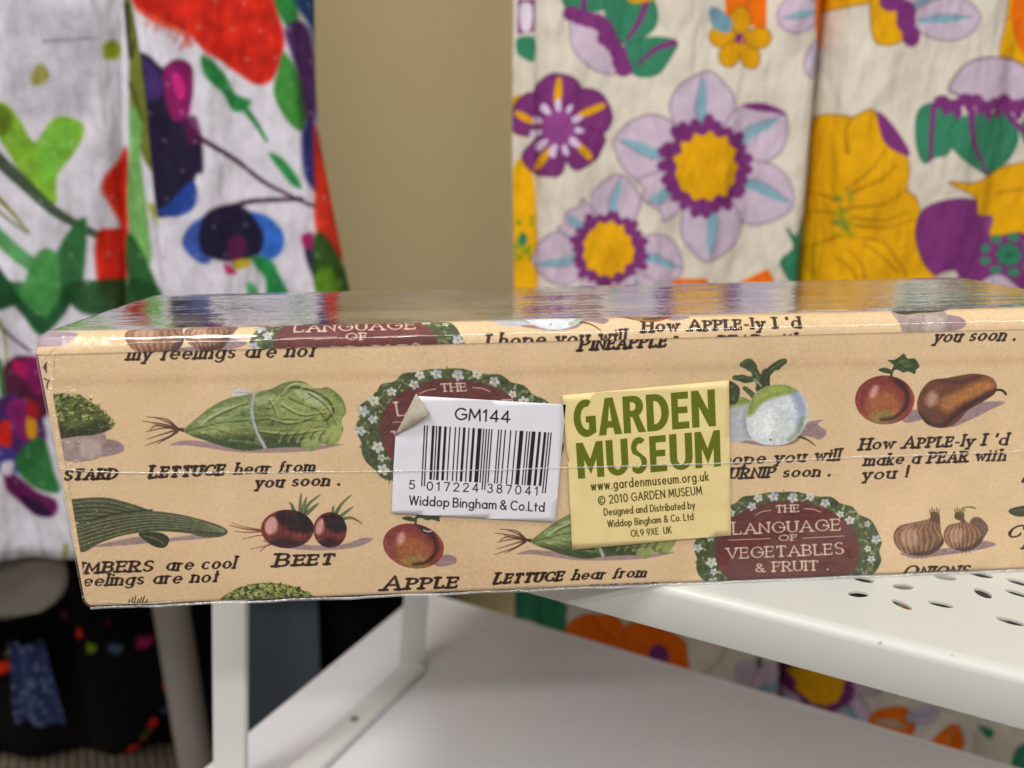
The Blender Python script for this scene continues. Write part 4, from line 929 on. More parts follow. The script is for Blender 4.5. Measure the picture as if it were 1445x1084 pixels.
    for i in range(-2, 15):
        for j in range(-14, 22):
            x = i*43+(j % 2)*21+r.uniform(-3, 3); y = j*40+r.uniform(-3, 3)
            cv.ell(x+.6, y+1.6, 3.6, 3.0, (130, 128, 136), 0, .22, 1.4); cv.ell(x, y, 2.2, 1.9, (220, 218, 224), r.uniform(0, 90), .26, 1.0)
    n = vnoise(cv.h, cv.w, 1.7, 2)
    cv.a *= (1+.16*(vnoise(cv.h, cv.w, 14, 12)-.5)+.10*(vnoise(cv.h, cv.w, 5, 13)-.5))[..., None]**np.where(cv.a.mean(2, keepdims=True) < .6, 1, .25)
    cv.a *= (1+.05*(n-.5)+.05*(vnoise(cv.h, cv.w, 40, 9)-.5))[..., None]
    return cv
# ---------------------------------------------------------------- materials
def srgb(r, g, b):
    f = lambda c: ((c/255+.055)/1.055)**2.4 if c/255 > .04045 else c/255/12.92
    return (f(r), f(g), f(b), 1)
class NT:
    def __init__(s, name):
        s.m = bpy.data.materials.new(name); s.m.use_nodes = True; s.t = s.m.node_tree; s.n = s.t.nodes
        s.out = s.n['Material Output']; s.p = s.n['Principled BSDF']
    def add(s, typ, **kw):
        x = s.n.new(typ)
        for k, v in kw.items():
            if k.startswith('i_'): x.inputs[k[2:].replace('_', ' ')].default_value = v
            else: setattr(x, k, v)
        return x
    def l(s, a, b): s.t.links.new(a, b)
def picture(name, cv):                          # the drawing above, kept as packed pixels inside the file
    im = bpy.data.images.new(name, cv.w, cv.h, alpha=False)
    a = np.ones((cv.h, cv.w, 4), np.float32); a[..., :3] = np.clip(cv.a, 0, 1)[::-1]
    im.pixels.foreach_set(a.ravel()); im.update(); im.pack()
    return im
def noise_bump(nt, scale, strength, dist, stretch=(1, 1, 1), detail=4, src='Object'):
    tc = nt.add('ShaderNodeTexCoord'); mp = nt.add('ShaderNodeMapping'); mp.inputs['Scale'].default_value = stretch
    nt.l(tc.outputs[src], mp.inputs[0])
    nz = nt.add('ShaderNodeTexNoise'); nz.inputs['Scale'].default_value = scale; nz.inputs['Detail'].default_value = detail
    nt.l(mp.outputs[0], nz.inputs['Vector'])
    b = nt.add('ShaderNodeBump'); b.inputs['Strength'].default_value = strength; b.inputs['Distance'].default_value = dist
    nt.l(nz.outputs['Fac'], b.inputs['Height'])
    return nz, b
def printed(name, cv, rough=.6, spec=.3, bump=(1800, .25, .0002), crease=0):
    nt = NT(name); tx = nt.add('ShaderNodeTexImage'); tx.image = picture(name, cv); tx.interpolation = 'Cubic'; tx.extension = 'EXTEND'
    nt.l(tx.outputs[0], nt.p.inputs['Base Color']); nt.p.inputs['Roughness'].default_value = rough; nt.p.inputs['Specular IOR Level'].default_value = spec
    _, b = noise_bump(nt, *bump)
    if crease:
        _, b2 = noise_bump(nt, 1.0, 1.0, crease, (34, 34, 13), 3); nt.l(b2.outputs[0], b.inputs['Normal'])
    nt.l(b.outputs[0], nt.p.inputs['Normal'])
    return nt.m
def plain(name, col, rough=.5, spec=.5, nscale=8, var=.06, bump=(300, .05, .0003), stretch=(1, 1, 1), metal=0, sheen=0, scuffs=0):
    nt = NT(name); nz, b = noise_bump(nt, bump[0], bump[1], bump[2], stretch)
    n2 = nt.add('ShaderNodeTexNoise'); n2.inputs['Scale'].default_value = nscale; n2.inputs['Detail'].default_value = 5
    tc = nt.add('ShaderNodeTexCoord'); nt.l(tc.outputs['Object'], n2.inputs['Vector'])
    r = nt.add('ShaderNodeMapRange'); r.inputs['To Min'].default_value = 1-var; r.inputs['To Max'].default_value = 1+var
    nt.l(n2.outputs['Fac'], r.inputs[0])
    mx = nt.add('ShaderNodeVectorMath', operation='SCALE'); mx.inputs[0].default_value = srgb(*col)[:3]
    nt.l(r.outputs[0], mx.inputs['Scale']); nt.l(mx.outputs[0], nt.p.inputs['Base Color'])
    if scuffs:                                  # tiny chips and grime marks
        vo = nt.add('ShaderNodeTexVoronoi'); vo.inputs['Scale'].default_value = scuffs; vo.inputs['Randomness'].default_value = 1; nt.l(tc.outputs['Object'], vo.inputs['Vector'])
        n3 = nt.add('ShaderNodeTexNoise'); n3.inputs['Scale'].default_value = 900; nt.l(tc.outputs['Object'], n3.inputs['Vector'])
        ad = nt.add('ShaderNodeMath', operation='MULTIPLY_ADD'); ad.inputs[1].default_value = .12; nt.l(n3.outputs['Fac'], ad.inputs[0]); nt.l(vo.outputs['Distance'], ad.inputs[2])
        r3 = nt.add('ShaderNodeMapRange'); r3.inputs['From Min'].default_value = .085; r3.inputs['From Max'].default_value = .11; r3.inputs['To Min'].default_value = .55; r3.inputs['To Max'].default_value = 1; nt.l(ad.outputs[0], r3.inputs[0])
        m3 = nt.add('ShaderNodeVectorMath', operation='SCALE'); nt.l(mx.outputs[0], m3.inputs[0]); nt.l(r3.outputs[0], m3.inputs['Scale']); nt.l(m3.outputs[0], nt.p.inputs['Base Color'])
    nt.p.inputs['Roughness'].default_value = rough; nt.p.inputs['Specular IOR Level'].default_value = spec; nt.p.inputs['Metallic'].default_value = metal
    if sheen: nt.p.inputs['Sheen Weight'].default_value = sheen
    nt.l(b.outputs[0], nt.p.inputs['Normal'])
    return nt.m
def film(name, boost=1.7, rough=.035, tint=(.995, .995, .99, 1), bumps=(), creases=False, milk=.05):
    nt = NT(name); nt.n.remove(nt.p)
    tr = nt.add('ShaderNodeBsdfTransparent'); tr.inputs[0].default_value = tint
    gl = nt.add('ShaderNodeBsdfGlossy'); gl.inputs['Roughness'].default_value = rough
    ge = nt.add('ShaderNodeNewGeometry'); dp = nt.add('ShaderNodeVectorMath', operation='DOT_PRODUCT')
    nt.l(ge.outputs['True Normal'], dp.inputs[0]); nt.l(ge.outputs['Incoming'], dp.inputs[1])
    ab = nt.add('ShaderNodeMath', operation='ABSOLUTE'); nt.l(dp.outputs['Value'], ab.inputs[0])
    om = nt.add('ShaderNodeMath', operation='SUBTRACT', use_clamp=True); om.inputs[0].default_value = 1; nt.l(ab.outputs[0], om.inputs[1])
    pw = nt.add('ShaderNodeMath', operation='POWER'); pw.inputs[1].default_value = 5; nt.l(om.outputs[0], pw.inputs[0])
    ma = nt.add('ShaderNodeMath', operation='MULTIPLY_ADD'); ma.inputs[1].default_value = .96; ma.inputs[2].default_value = .04; nt.l(pw.outputs[0], ma.inputs[0])
    mu = nt.add('ShaderNodeMath', operation='MULTIPLY', use_clamp=True); mu.inputs[1].default_value = boost
    nt.l(ma.outputs[0], mu.inputs[0])
    mx = nt.add('ShaderNodeMixShader'); nt.l(mu.outputs[0], mx.inputs[0]); nt.l(tr.outputs[0], mx.inputs[1]); nt.l(gl.outputs[0], mx.inputs[2])
    df = nt.add('ShaderNodeBsdfDiffuse'); df.inputs[0].default_value = (.8, .79, .77, 1)      # slight milkiness of the plastic
    hz = nt.add('ShaderNodeTexNoise'); hz.inputs['Scale'].default_value = 22; hz.inputs['Detail'].default_value = 6; hz.inputs['Roughness'].default_value = .7
    tc_ = nt.add('ShaderNodeTexCoord'); nt.l(tc_.outputs['Object'], hz.inputs['Vector'])
    hr = nt.add('ShaderNodeMapRange'); hr.inputs['From Min'].default_value = .42; hr.inputs['From Max'].default_value = .8; hr.inputs['To Min'].default_value = milk*.35; hr.inputs['To Max'].default_value = milk*2.6
    nt.l(hz.outputs['Fac'], hr.inputs[0])
    m2 = nt.add('ShaderNodeMixShader'); nt.l(hr.outputs[0], m2.inputs[0]); nt.l(mx.outputs[0], m2.inputs[1]); nt.l(df.outputs[0], m2.inputs[2])
    nt.l(m2.outputs[0], nt.out.inputs[0])
    last = None
    for sc, st, di, stretch in bumps:
        _, b = noise_bump(nt, sc, st, di, stretch, 3)
        if last: nt.l(last.outputs[0], b.inputs['Normal'])
        last = b
    if creases:                                 # gathered film where it is folded over the left end
        tc = nt.add('ShaderNodeTexCoord'); sx = nt.add('ShaderNodeSeparateXYZ'); nt.l(tc.outputs['Object'], sx.inputs[0])
        mr = nt.add('ShaderNodeMapRange'); mr.inputs['From Min'].default_value = .022; mr.inputs['From Max'].default_value = .002; nt.l(sx.outputs[0], mr.inputs[0])
        nz, b = noise_bump(nt, 1.0, 1.0, .0026, (190, 60, 420), 4)
        mm_ = nt.add('ShaderNodeMath', operation='MULTIPLY'); nt.l(nz.outputs['Fac'], mm_.inputs[0]); nt.l(mr.outputs[0], mm_.inputs[1]); nt.l(mm_.outputs[0], b.inputs['Height'])
        nt.l(last.outputs[0], b.inputs['Normal']); last = b
    if last:
        nt.l(last.outputs[0], gl.inputs['Normal'])
    return nt.m
# ---------------------------------------------------------------- object helpers
def link(name, me, mats=(), parent=None):
    o = bpy.data.objects.new(name, me); COL.objects.link(o)
    for m in (mats if isinstance(mats, (list, tuple)) else [mats]): me.materials.append(m)
    if parent: o.parent = parent
    return o
def thing(name, label, cat, loc=(0, 0, 0), group=None):
    o = bpy.data.objects.new(name, None); COL.objects.link(o); o.location = loc; o.empty_display_size = .01
    o['label'] = label; o['category'] = cat
    if group: o['group'] = group
    return o
def put(child, root):                           # parent in world coordinates
    child.parent = root; child.matrix_parent_inverse = Matrix.Translation(root.location).inverted()
    return child
def mesh(name, V, Fc, mats, root=None, smooth=True, uv=None, mat_idx=None, label=None):
    me = bpy.data.meshes.new(name); me.from_pydata([tuple(map(float, v)) for v in V], [], Fc); me.update()
    if uv is not None:
        u = me.uv_layers.new(name='map'); 
        for p in me.polygons:
            for li in p.loop_indices: u.data[li].uv = uv[me.loops[li].vertex_index]
    if mat_idx is not None:
        for p, i in zip(me.polygons, mat_idx): p.material_index = i
    if smooth:
        for p in me.polygons: p.use_smooth = True
    o = link(name, me, mats)
    if root: put(o, root)
    if label: o['label'] = label
    return o
def bm_obj(name, bm, mats, root=None, smooth=False, label=None):
    me = bpy.data.meshes.new(name); bm.normal_update(); bm.to_mesh(me); bm.free()
    if smooth:
        for p in me.polygons: p.use_smooth = True
    o = link(name, me, mats)
    if root: put(o, root)
    if label: o['label'] = label
    return o
def tag(o, label=None, cat=None, kind=None, group=None):
    if label: o['label'] = label
    if cat: o['category'] = cat
    if kind: o['kind'] = kind
    if group: o['group'] = group
    return o
def bar(name, p, ax, ay, lx, ly, z0, z1, bev, mats, root=None, label=None):     # upright prism on directions ax, ay from the corner p
    bm = bmesh.new(); ax = Vector((*ax, 0)); ay = Vector((*ay, 0)); p = Vector((*p, 0))
    c = [p, p+ax*lx, p+ax*lx+ay*ly, p+ay*ly]
    vs = [bm.verts.new((q.x, q.y, z)) for z in (z0, z1) for q in c]
    for f in ((0, 3, 2, 1), (4, 5, 6, 7), (0, 1, 5, 4), (1, 2, 6, 5), (2, 3, 7, 6), (3, 0, 4, 7)): bm.faces.new([vs[i] for i in f])
    bmesh.ops.recalc_face_normals(bm, faces=bm.faces)
    bmesh.ops.bevel(bm, geom=list(bm.edges), offset=bev, segments=4, affect='EDGES', profile=.5)
    o = bm_obj(name, bm, mats, root, True, label)
    return o
# ---------------------------------------------------------------- materials of the place
m_front = printed('vintage_print_front', front_art())
m_top = printed('vintage_print_top', top_art())
m_paper = plain('bare_wrapping_paper', (218, 182, 142), .7, .2, 40, .05)
wcv, wq = white_art(); ycv, yq = yellow_art()
m_white = printed('white_label_print', wcv, .42, .4, (500, .05, .0001))
m_yellow = printed('yellow_label_print', ycv, .45, .4, (900, .08, .0001))
m_kraft = plain('label_underside', (176, 168, 148), .5, .4, 500, .22, (900, .4, .0003))
m_film = film('clear_shrink_film', .9, .03, milk=.014, bumps=((1.0, .5, .0011, (30, 60, 60)), (1.0, .35, .0005, (55, 420, 150))), creases=True)
m_filmtop = film('clear_shrink_film_lid', 2.1, .055, milk=.07, bumps=((1.0, .6, .0014, (6, 34, 60)), (1.0, .5, .00035, (16, 300, 100)), (1.0, .4, .0003, (240, 330, 100))))
m_seam = film("heat_sealed_film", 3.0, .16, (.90, .89, .86, 1), milk=.18, bumps=((900, .7, .0004, (1, 1, 1)),))
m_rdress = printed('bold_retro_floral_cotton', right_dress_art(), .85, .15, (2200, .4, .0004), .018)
m_ldress = printed('watercolour_floral_cotton', left_dress_art(), .85, .15, (2200, .4, .0004), .018)
m_wall = plain('olive_wall_paint', (234, 219, 172), .8, .25, 3, .04, (60, .03, .001))
m_metal = plain('white_powder_coat', (204, 205, 199), .38, .5, 14, .02, (1500, .06, .0002), scuffs=75)
m_lower = plain('white_powder_coat_lower', (218, 217, 219), .35, .5, 9, .03, (14, .05, .003), (1, 1, 1), scuffs=40)
m_steel = plain('grey_tube_paint', (128, 122, 116), .4, .5, 10, .05)
m_lining = plain('grey_lining_cloth', (104, 99, 90), .9, .1, 30, .04)
m_slate = plain('slate_blue_cloth', (84, 94, 102), .9, .1, 12, .12)
m_black = plain('black_cloth', (14, 12, 12), .95, .1, 12, .3)
# ---------------------------------------------------------------- wrapped box
box = thing('gift_box', 'long shrink wrapped box with a vintage vegetable print, jutting over the shelf edge', 'box', (BW/2, BD/2, 0))
def box_loop(off, rt, rb, n=8):                 # outline in the y-z plane, starting at the lower front; offset outwards by off
    P = []; H, D = BH*1000, BD*1000
    def corner(cy, cz, r, a0, a1):
        for i in range(n+1):
            a = math.radians(a0+(a1-a0)*i/n); P.append((cy+(r+off)*math.cos(a), cz+(r+off)*math.sin(a)))
    corner(rb, rb, rb, 270, 180)
    for z in np.linspace(rb, H-rt, 14)[1:-1]: P.append((-off, z))
    corner(rt, H-rt, rt, 180, 90)
    for y in np.linspace(rt, D-rb, 12)[1:-1]: P.append((y, H+off))
    corner(D-rb, H-rb, rb, 90, 0); corner(D-rb, rb, rb, 0, -90)
    return P
def sweep(name, off, mats, matfn, uvfn, re=2.2, nx=60, bulge=0., root=box, label=None, sel=None):
    L = box_loop(off, RAD, 1.5); N = len(L); W = BW*1000
    cy, cz = BD*500, BH*500
    xs = []
    for i in range(7):
        a = math.pi/2*i/6; xs.append((-off+re*(1-math.sin(a)) if False else -off+re*(1-math.cos(a)), re*(1-math.sin(a))))
    xs = sorted(xs, key=lambda t: t[0])
    st = [(x, ins) for x, ins in xs]+[(x, 0.) for x in np.linspace(re+.5, W-re-.5, nx)]+[(W-(x+off)+off, ins) for x, ins in xs[::-1]]
    V = []; uv = []
    rn = random.Random(4)
    for x, ins in st:
        for (y, z) in L:
            # inset towards the middle of the outline
            yy = y+ins*(1 if y < BD*500 else -1)*(1 if (y < RAD or y > BD*1000-2) else 0)
            zz = z+ins*(1 if z < BH*500 else -1)*(1 if (z < 2 or z > BH*1000-RAD) else 0)
            b = bulge*math.sin(x*.09+z*.05)*math.sin(z*.045+y*.05)
            V.append((x/1000, (yy-b*(1 if y < 1 else 0))/1000, (zz+b*.8*(1 if z > BH*1000-1 else 0))/1000)); uv.append(uvfn(x, y, z))
    Fc = []; mi = []
    for i in range(len(st)-1):
        for j in range(N):
            a = i*N+j; b = i*N+(j+1) % N; c = (i+1)*N+(j+1) % N; d = (i+1)*N+j
            mid = ((L[j][0]+L[(j+1) % N][0])/2, (L[j][1]+L[(j+1) % N][1])/2)
            if sel and not sel(*mid): continue
            Fc.append((a, d, c, b)); mi.append(matfn(st[i][0], *mid))
    if not sel:
        Fc.append(tuple(range(N))); mi.append(matfn(-1, 0, 0)); Fc.append(tuple((len(st)-1)*N+j for j in range(N))[::-1]); mi.append(matfn(-1, 0, 0))
    return mesh(name, V, Fc, mats, root, True, uv, mi, label)
def arc_s(y, z):
    if z <= BH*1000-RAD: return z-(BH*1000-RAD)+FLAP
    if y < RAD:
        return FLAP+RAD*math.atan2(z-(BH*1000-RAD), RAD-y)
    return FLAP+RAD*math.pi/2+(y-RAD)
body = sweep('box_body', 0., [m_front, m_paper], lambda x, y, z: 0 if (x >= -.5 and y < 1.4 and z < BH*1000-RAD+2) else 1,
             lambda x, y, z: (x/(BW*1000), z/(BH*1000)))
sheet = sweep('printed_lid_paper', .16, [m_top], lambda x, y, z: 0, lambda x, y, z: (x/(BW*1000), arc_s(y, z)/TOPS),
              sel=lambda y, z: z > BH*1000-RAD-.1 and y < BD*1000-1)
wrap = sweep('shrink_film', .42, [m_film, m_filmtop], lambda x, y, z: 1 if z > BH*1000-.8 and y > RAD*.75 else 0, lambda x, y, z: (x/300, z/300), 2.6, 120, .10)
wrap['label'] = 'clear glossy shrink film'
# raised heat seal running along the front, and the crimped film along the lower edge
def ribbon(name, pts, w, h, mats, root, seed=1, label=None):
    r = random.Random(seed); V = []; Fc = []
    P = spline(pts, False, 10)
    for i, (x, z) in enumerate(P):
        k = 1+r.uniform(-.35, .35); dz = r.uniform(-.05, .05)
        for dy, zz in ((0, -w*k/2), (-h*k, -w*k*.12), (-h*k, w*k*.12), (0, w*k/2)):
            V.append((x/1000, (-.62+dy)/1000, (z+zz+dz)/1000))
    for i in range(len(P)-1):
        for j in range(3):
            a = i*4+j; Fc.append((a, a+4, a+5, a+1))
    return mesh(name, V, Fc, mats, root, True, label=label)
sp_ = to_front(np.array([(82, 655), (100, 662), (180, 666), (330, 666), (450, 665), (560, 664), (700, 662), (790, 659), (900, 656), (1030, 652), (1180, 645), (1300, 641), (1400, 637), (1480, 634)]))
ribbon('film_seam', sp_, .42, .16, m_seam, box, 3, 'raised heat sealed seam across the film')
bp_ = [(2.2+i*3.9, .15+.25*math.sin(i*1.1)+.12*math.sin(i*2.7)) for i in range(63)]
V = []; Fc = []; rr = random.Random(2)
for i, (x, z) in enumerate(spline(bp_, False, 3)):
    j = rr.uniform(-.25, .25)
    for dy, dz in ((.0, .42+.12*j), (-.22, .2), (-.34+j*.3, -.02), (-.1, -.2)): V.append((x/1000, (dy-.35)/1000, (z*.5+dz+.05)/1000))
n_ = len(V)//4
for i in range(n_-1):
    for j in range(3): Fc.append((i*4+j, i*4+4+j, i*4+5+j, i*4+1+j))
mesh('film_crimp', V, Fc, m_seam, box, True, label='crimped film along the lower front edge')
for k_, (pp, w__, h__) in enumerate(((((118, 842), (128, 834), (146, 820), (152, 812)), .3, .14), (((60, 512), (70, 500), (88, 484)), .3, .14), (((74, 600), (84, 650), (96, 705), (104, 745)), .22, .1),
        (((92, 642), (100, 655), (110, 648), (122, 660)), .3, .16), (((95, 668), (102, 680), (98, 690)), .3, .16), (((598, 747), (606, 749), (613, 745)), .45, .14), (((742, 768), (746, 773), (747, 780)), .4, .14),
        (((1405, 632), (1418, 640), (1440, 628)), .25, .12), (((1385, 655), (1392, 670), (1388, 690)), .22, .1), (((140, 846), (200, 850), (260, 846)), .2, .1))):
    ribbon('film_crease_glint', to_front(np.array(pp)), w__, h__, m_seam, box, 20+k_)  # creases, plus two short pale ribbons standing in for glints on the film
# stickers
def sticker(name, quad, cv, mat, y, label, th=.12, bend=None, nx=26, ny=22):
    A, B, C, D = [np.array(q) for q in quad]   # TL TR BR BL (mm)
    x0, y0, x1, y1 = cv.rect; V = []; uv = []; Fc = []
    inside = []
    for lay in (0, 1):
        for j in range(ny+1):
            for i in range(nx+1):
                u, v = i/nx, j/ny
                p = (A*(1-u)+B*u)*(1-v)+(D*(1-u)+C*u)*v
                dy = -(th if lay == 0 else 0)
                if bend: dy -= bend(u, v)
                V.append((p[0]/1000, (y+dy)/1000, p[1]/1000)); uv.append(((p[0]-x0)/(x1-x0), (p[1]-y0)/(y1-y0)))
    return V, uv
def flat_sticker(name, poly, cv, mat, y, th, label, wav):
    # triangulated fan grid clipped to the outline: scan rows between edges
    P = np.array(poly); x0, y0, x1, y1 = cv.rect
    bm = bmesh.new(); uvl = bm.loops.layers.uv.new('map')
    f = bm.faces.new([bm.verts.new((p[0], 0, p[1])) for p in P])
    for ax, lo, hi in ((0, P[:, 0].min(), P[:, 0].max()), (1, P[:, 1].min(), P[:, 1].max())):
        for c in np.linspace(lo, hi, 22)[1:-1]:
            co = (c, 0, 0) if ax == 0 else (0, 0, c); no = (1, 0, 0) if ax == 0 else (0, 0, 1)
            bmesh.ops.bisect_plane(bm, geom=list(bm.verts)+list(bm.edges)+list(bm.faces), plane_co=co, plane_no=no)
    bmesh.ops.recalc_face_normals(bm, faces=bm.faces)
    if sum(f.normal.y for f in bm.faces) > 0: bmesh.ops.reverse_faces(bm, faces=bm.faces)
    ext = bmesh.ops.extrude_face_region(bm, geom=list(bm.faces))
    for v in ext['geom']:
        if isinstance(v, bmesh.types.BMVert): v.co.y = -th
    for v in bm.verts:
        w = wav(v.co.x, v.co.z); v.co = Vector((v.co.x/1000, (y+v.co.y-w)/1000, v.co.z/1000))
    for f in bm.faces:
        f.smooth = False
        for l in f.loops: l[uvl].uv = ((l.vert.co.x*1000-x0)/(x1-x0), (l.vert.co.z*1000-y0)/(y1-y0))
    bmesh.ops.recalc_face_normals(bm, faces=bm.faces)
    return bm_obj(name, bm, mat, box, True, label)
wc = [tuple(p) for p in to_front(np.array([(589.5, 557.9), (798, 570), (790, 659), (783, 735.5), (553, 723), (555.5, 661), (558.5, 612.5)]))]
rid = lambda x, z: .10*math.exp(-((z-(37.6+.014*x))/.8)**2)
lab_w = flat_sticker('price_sticker', wc, wcv, m_white, -.50, .09, 'white barcode sticker marked GM144 with its upper left corner peeled back', rid)
yc = [tuple(p) for p in to_front(np.array([(793, 557), (1027.5, 536), (1029, 650), (1030.5, 754), (807, 774.4), (803, 690), (801, 652), (804, 650), (801.5, 646), (800, 644)]))]
lab_y = flat_sticker('museum_sticker', yc, ycv, m_yellow, -.50, .09, 'pale yellow sticker reading GARDEN MUSEUM in green', rid)
# peeled corner, curled forward and showing its underside
fv = to_front(np.array([(587.5, 554), (607.5, 581), (586, 597), (557, 614.5), (570.5, 588)]))
fl = [(-.62, 0), (-2.1, 0), (-1.5, 0), (-.64, 0), (-1.3, 0)]
bm = bmesh.new(); tv = []
ctr = fv.mean(0)
ring = [bm.verts.new((p[0]/1000, d[0]/1000, p[1]/1000)) for p, d in zip(fv, fl)]
c0 = bm.verts.new((ctr[0]/1000, -2.0/1000, ctr[1]/1000))
for i in range(5): bm.faces.new((ring[i], ring[(i+1) % 5], c0))
bmesh.ops.recalc_face_normals(bm, faces=bm.faces)
bmesh.ops.subdivide_edges(bm, edges=list(bm.edges), cuts=3, use_grid_fill=True, smooth=.3)
fo = bm_obj('peeled_corner', bm, m_kraft, None, True, 'speckled grey underside of the peeled sticker corner')
fo.parent = lab_w; fo.matrix_parent_inverse = lab_w.matrix_parent_inverse.copy()
md = fo.modifiers.new('thick', 'SOLIDIFY'); md.thickness = .00012
fo.parent = lab_w
# ---------------------------------------------------------------- white metal shelving
def tube(name, p, r, z0, z1, mat, root, n=24):
    bm = bmesh.new(); bmesh.ops.create_cone(bm, cap_ends=True, segments=n, radius1=r, radius2=r, depth=z1-z0, matrix=Matrix.Translation((p[0], p[1], (z0+z1)/2)))
    o = bm_obj(name, bm, mat, root, True); o.data.set_sharp_from_angle(angle=math.radians(40)); return o
AX = Vector((math.cos(math.radians(-31.43)), math.sin(math.radians(-31.43)))); NX_ = Vector((-AX.y, AX.x))
def sn(s, n): p = AX*(s/1000)+NX_*(n/1000); return (p.x, p.y)
shelf = thing('upper_shelf', 'white powder coated metal shelf with petal shaped holes, carrying the vegetable print box', 'shelf', (*sn(140, 190), -.0128))
N0, N1, S0, S1, LIP = 73.2, 292., -62., 520., 12.6
holes = [(163, 90.7, 2.45, 1.15, 27), (172.4, 99.3, 2.45, 1.2, 27), (172.3, 90.4, 2.5, 1.05, -33), (180.3, 94.6, 2.7, .95, 2), (189.3, 104.6, 2.3, 1.35, -58), (193.9, 93.8, 2.8, 1.05, -5),
         (163.7, 98.6, 2.4, 1.1, 5), (181.6, 108.9, 2.5, 1.2, 14), (189.4, 114.4, 2.7, 1.2, 2), (197.4, 114.3, 2.6, 1.1, -12), (196.6, 108.2, 2.7, 1.0, -14)]
base_h = list(holes)
for ds in (0, 39, 78, 117, 156, 195, 234, 273, 312, -39, -78, -117, -156):
    for dn in (0, 28, 56, 84, 112, 140):
        if ds == 0 and dn == 0: continue
        for (s_, n__, a_, b_, t_) in base_h:
            q = (s_+ds, n__+dn)
            if S0+12 < q[0] < S1-12 and q[1] < N1-12 and q[1] > 84 and not (150 < q[0] < 204 and q[1] < 118):
                if all((q[0]-h[0])**2+(q[1]-h[1])**2 > 40 for h in holes): holes.append((q[0], q[1], a_, b_, t_))
cu = bpy.data.curves.new('plate', 'CURVE'); cu.dimensions = '2D'; cu.fill_mode = 'BOTH'; cu.extrude = .0003
def poly_spline(P):
    sp = cu.splines.new('POLY'); sp.points.add(len(P)-1)
    for q, p in zip(sp.points, P): q.co = (p[0], p[1], 0, 1)
    sp.use_cyclic_u = True
RB = 2.6
poly_spline([sn(S0, N0+RB), sn(S1, N0+RB), sn(S1, N1), sn(S0, N1)])
for (s_, n__, a_, b_, t_) in holes:
    t_ = math.radians(t_)
    poly_spline([sn(s_+a_*math.cos(k)*math.cos(t_)-b_*1.2*math.sin(k)*math.sin(t_), n__+a_*math.cos(k)*math.sin(t_)+b_*1.2*math.sin(k)*math.cos(t_)) for k in np.linspace(0, 2*math.pi, 25)[:-1]])
co = bpy.data.objects.new('plate', cu); COL.objects.link(co)
bpy.context.view_layer.update()
pm = bpy.data.meshes.new_from_object(co.evaluated_get(bpy.context.evaluated_depsgraph_get()))
bpy.data.objects.remove(co)
for v in pm.vertices: v.co.z -= .0003
pm.name = 'perforated_plate'
plate = link('perforated_plate', pm, m_metal); put(plate, shelf)
# folded lip: outline in n-z swept along s
def swept_lip(name, prof, s0, s1, mat, root, label=None, ns=40):
    V = []; Fc = []; m = len(prof)
    for i in range(ns+1):
        s_ = s0+(s1-s0)*i/ns
        for n__, z in prof: x, y = sn(s_, n__); V.append((x, y, z/1000))
    for i in range(ns):
        for j in range(m):
            a = i*m+j; b = i*m+(j+1) % m; Fc.append((a, a+m, b+m, b))
    Fc.append(tuple(range(m))); Fc.append(tuple(ns*m+j for j in range(m))[::-1])
    o = mesh(name, V, Fc, mat, root, True, label=label)
    return o
def lip_prof(n0, r, z0, lip, th):
    P = [(n0+r, z0)]
    for i in range(9): a = math.radians(90+90*i/8); P.append((n0+r+r*math.cos(a), z0-r+r*math.sin(a)))
    P += [(n0, z0-lip+.5), (n0+.25, z0-lip), (n0+th, z0-lip)]
    for i in range(9): a = math.radians(180-90*i/8); P.append((n0+r+(r-th)*math.cos(a), z0-r+(r-th)*math.sin(a)))
    return P
def fold(name, n0, z0, lip, s0, s1, mat, root, label=None):
    o = swept_lip(name, lip_prof(n0, RB, z0, lip, 1.2), s0, s1, mat, root, label)
    me = o.data
    for p in me.polygons: p.use_smooth = True
    me.set_sharp_from_angle(angle=math.radians(40))
    return o
fold('front_lip', N0, 0., LIP, S0, S1, m_metal, shelf)
low = thing('lower_shelf', 'plain white metal shelf under the perforated one, half in its shadow', 'shelf', (*sn(120, 150), -.163))
bar('shelf_plate', sn(-85, 40), AX, NX_, .62, .203, -.1612, -.15, .0012, m_lower, low)
bar('back_lip', sn(-85, 243.4), AX, NX_, .62, .0035, -.163, -.1503, .0008, m_lower, low)
frame = thing('shelf_frame', 'white square tube frame standing between the upper and lower shelves at their left end', 'shelf frame', (*sn(-48, 130), -.15))
p1 = on_y([(325, 950)], .098)[0]; p2 = on_y([(583, 900)], .178)[0]
s1_ = np.dot(p1[:2], AX)*1000; n1_ = np.dot(p1[:2], NX_)*1000; s2_ = np.dot(p2[:2], AX)*1000; n2_ = np.dot(p2[:2], NX_)*1000
def splay(o, zref, k=.115):
    for v in o.data.vertices: v.co.x += k*(v.co.z-zref)
splay(bar('post', (p1[0]-.0066, p1[1]-.002), (1, 0), (0, 1), .0132, .005, -.385, -.0012, .0009, m_metal, frame), p1[2])
splay(bar('post', (p2[0]-.0064, p2[1]-.0025), (1, 0), (0, 1), .0128, .006, -.1495, -.0012, .0009, m_metal, frame), p2[2])
r0_ = on_z([(601, 938)], -.1455)[0]; r1_ = on_z([(455, 1080)], -.1455)[0]
d_ = Vector((r1_[0]-r0_[0], r1_[1]-r0_[1])); L_ = d_.length; d_.normalize()
bar('rail', (r0_[0], r0_[1]), d_, Vector((-d_.y, d_.x)), L_+.05, -.0125, -.1497, -.1455, .0009, m_metal, frame)
bq = on_z([(500, 1014)], -.145)[0]
tube('bolt', (bq[0], bq[1]), .0019, -.1497, -.1449, m_steel, frame)
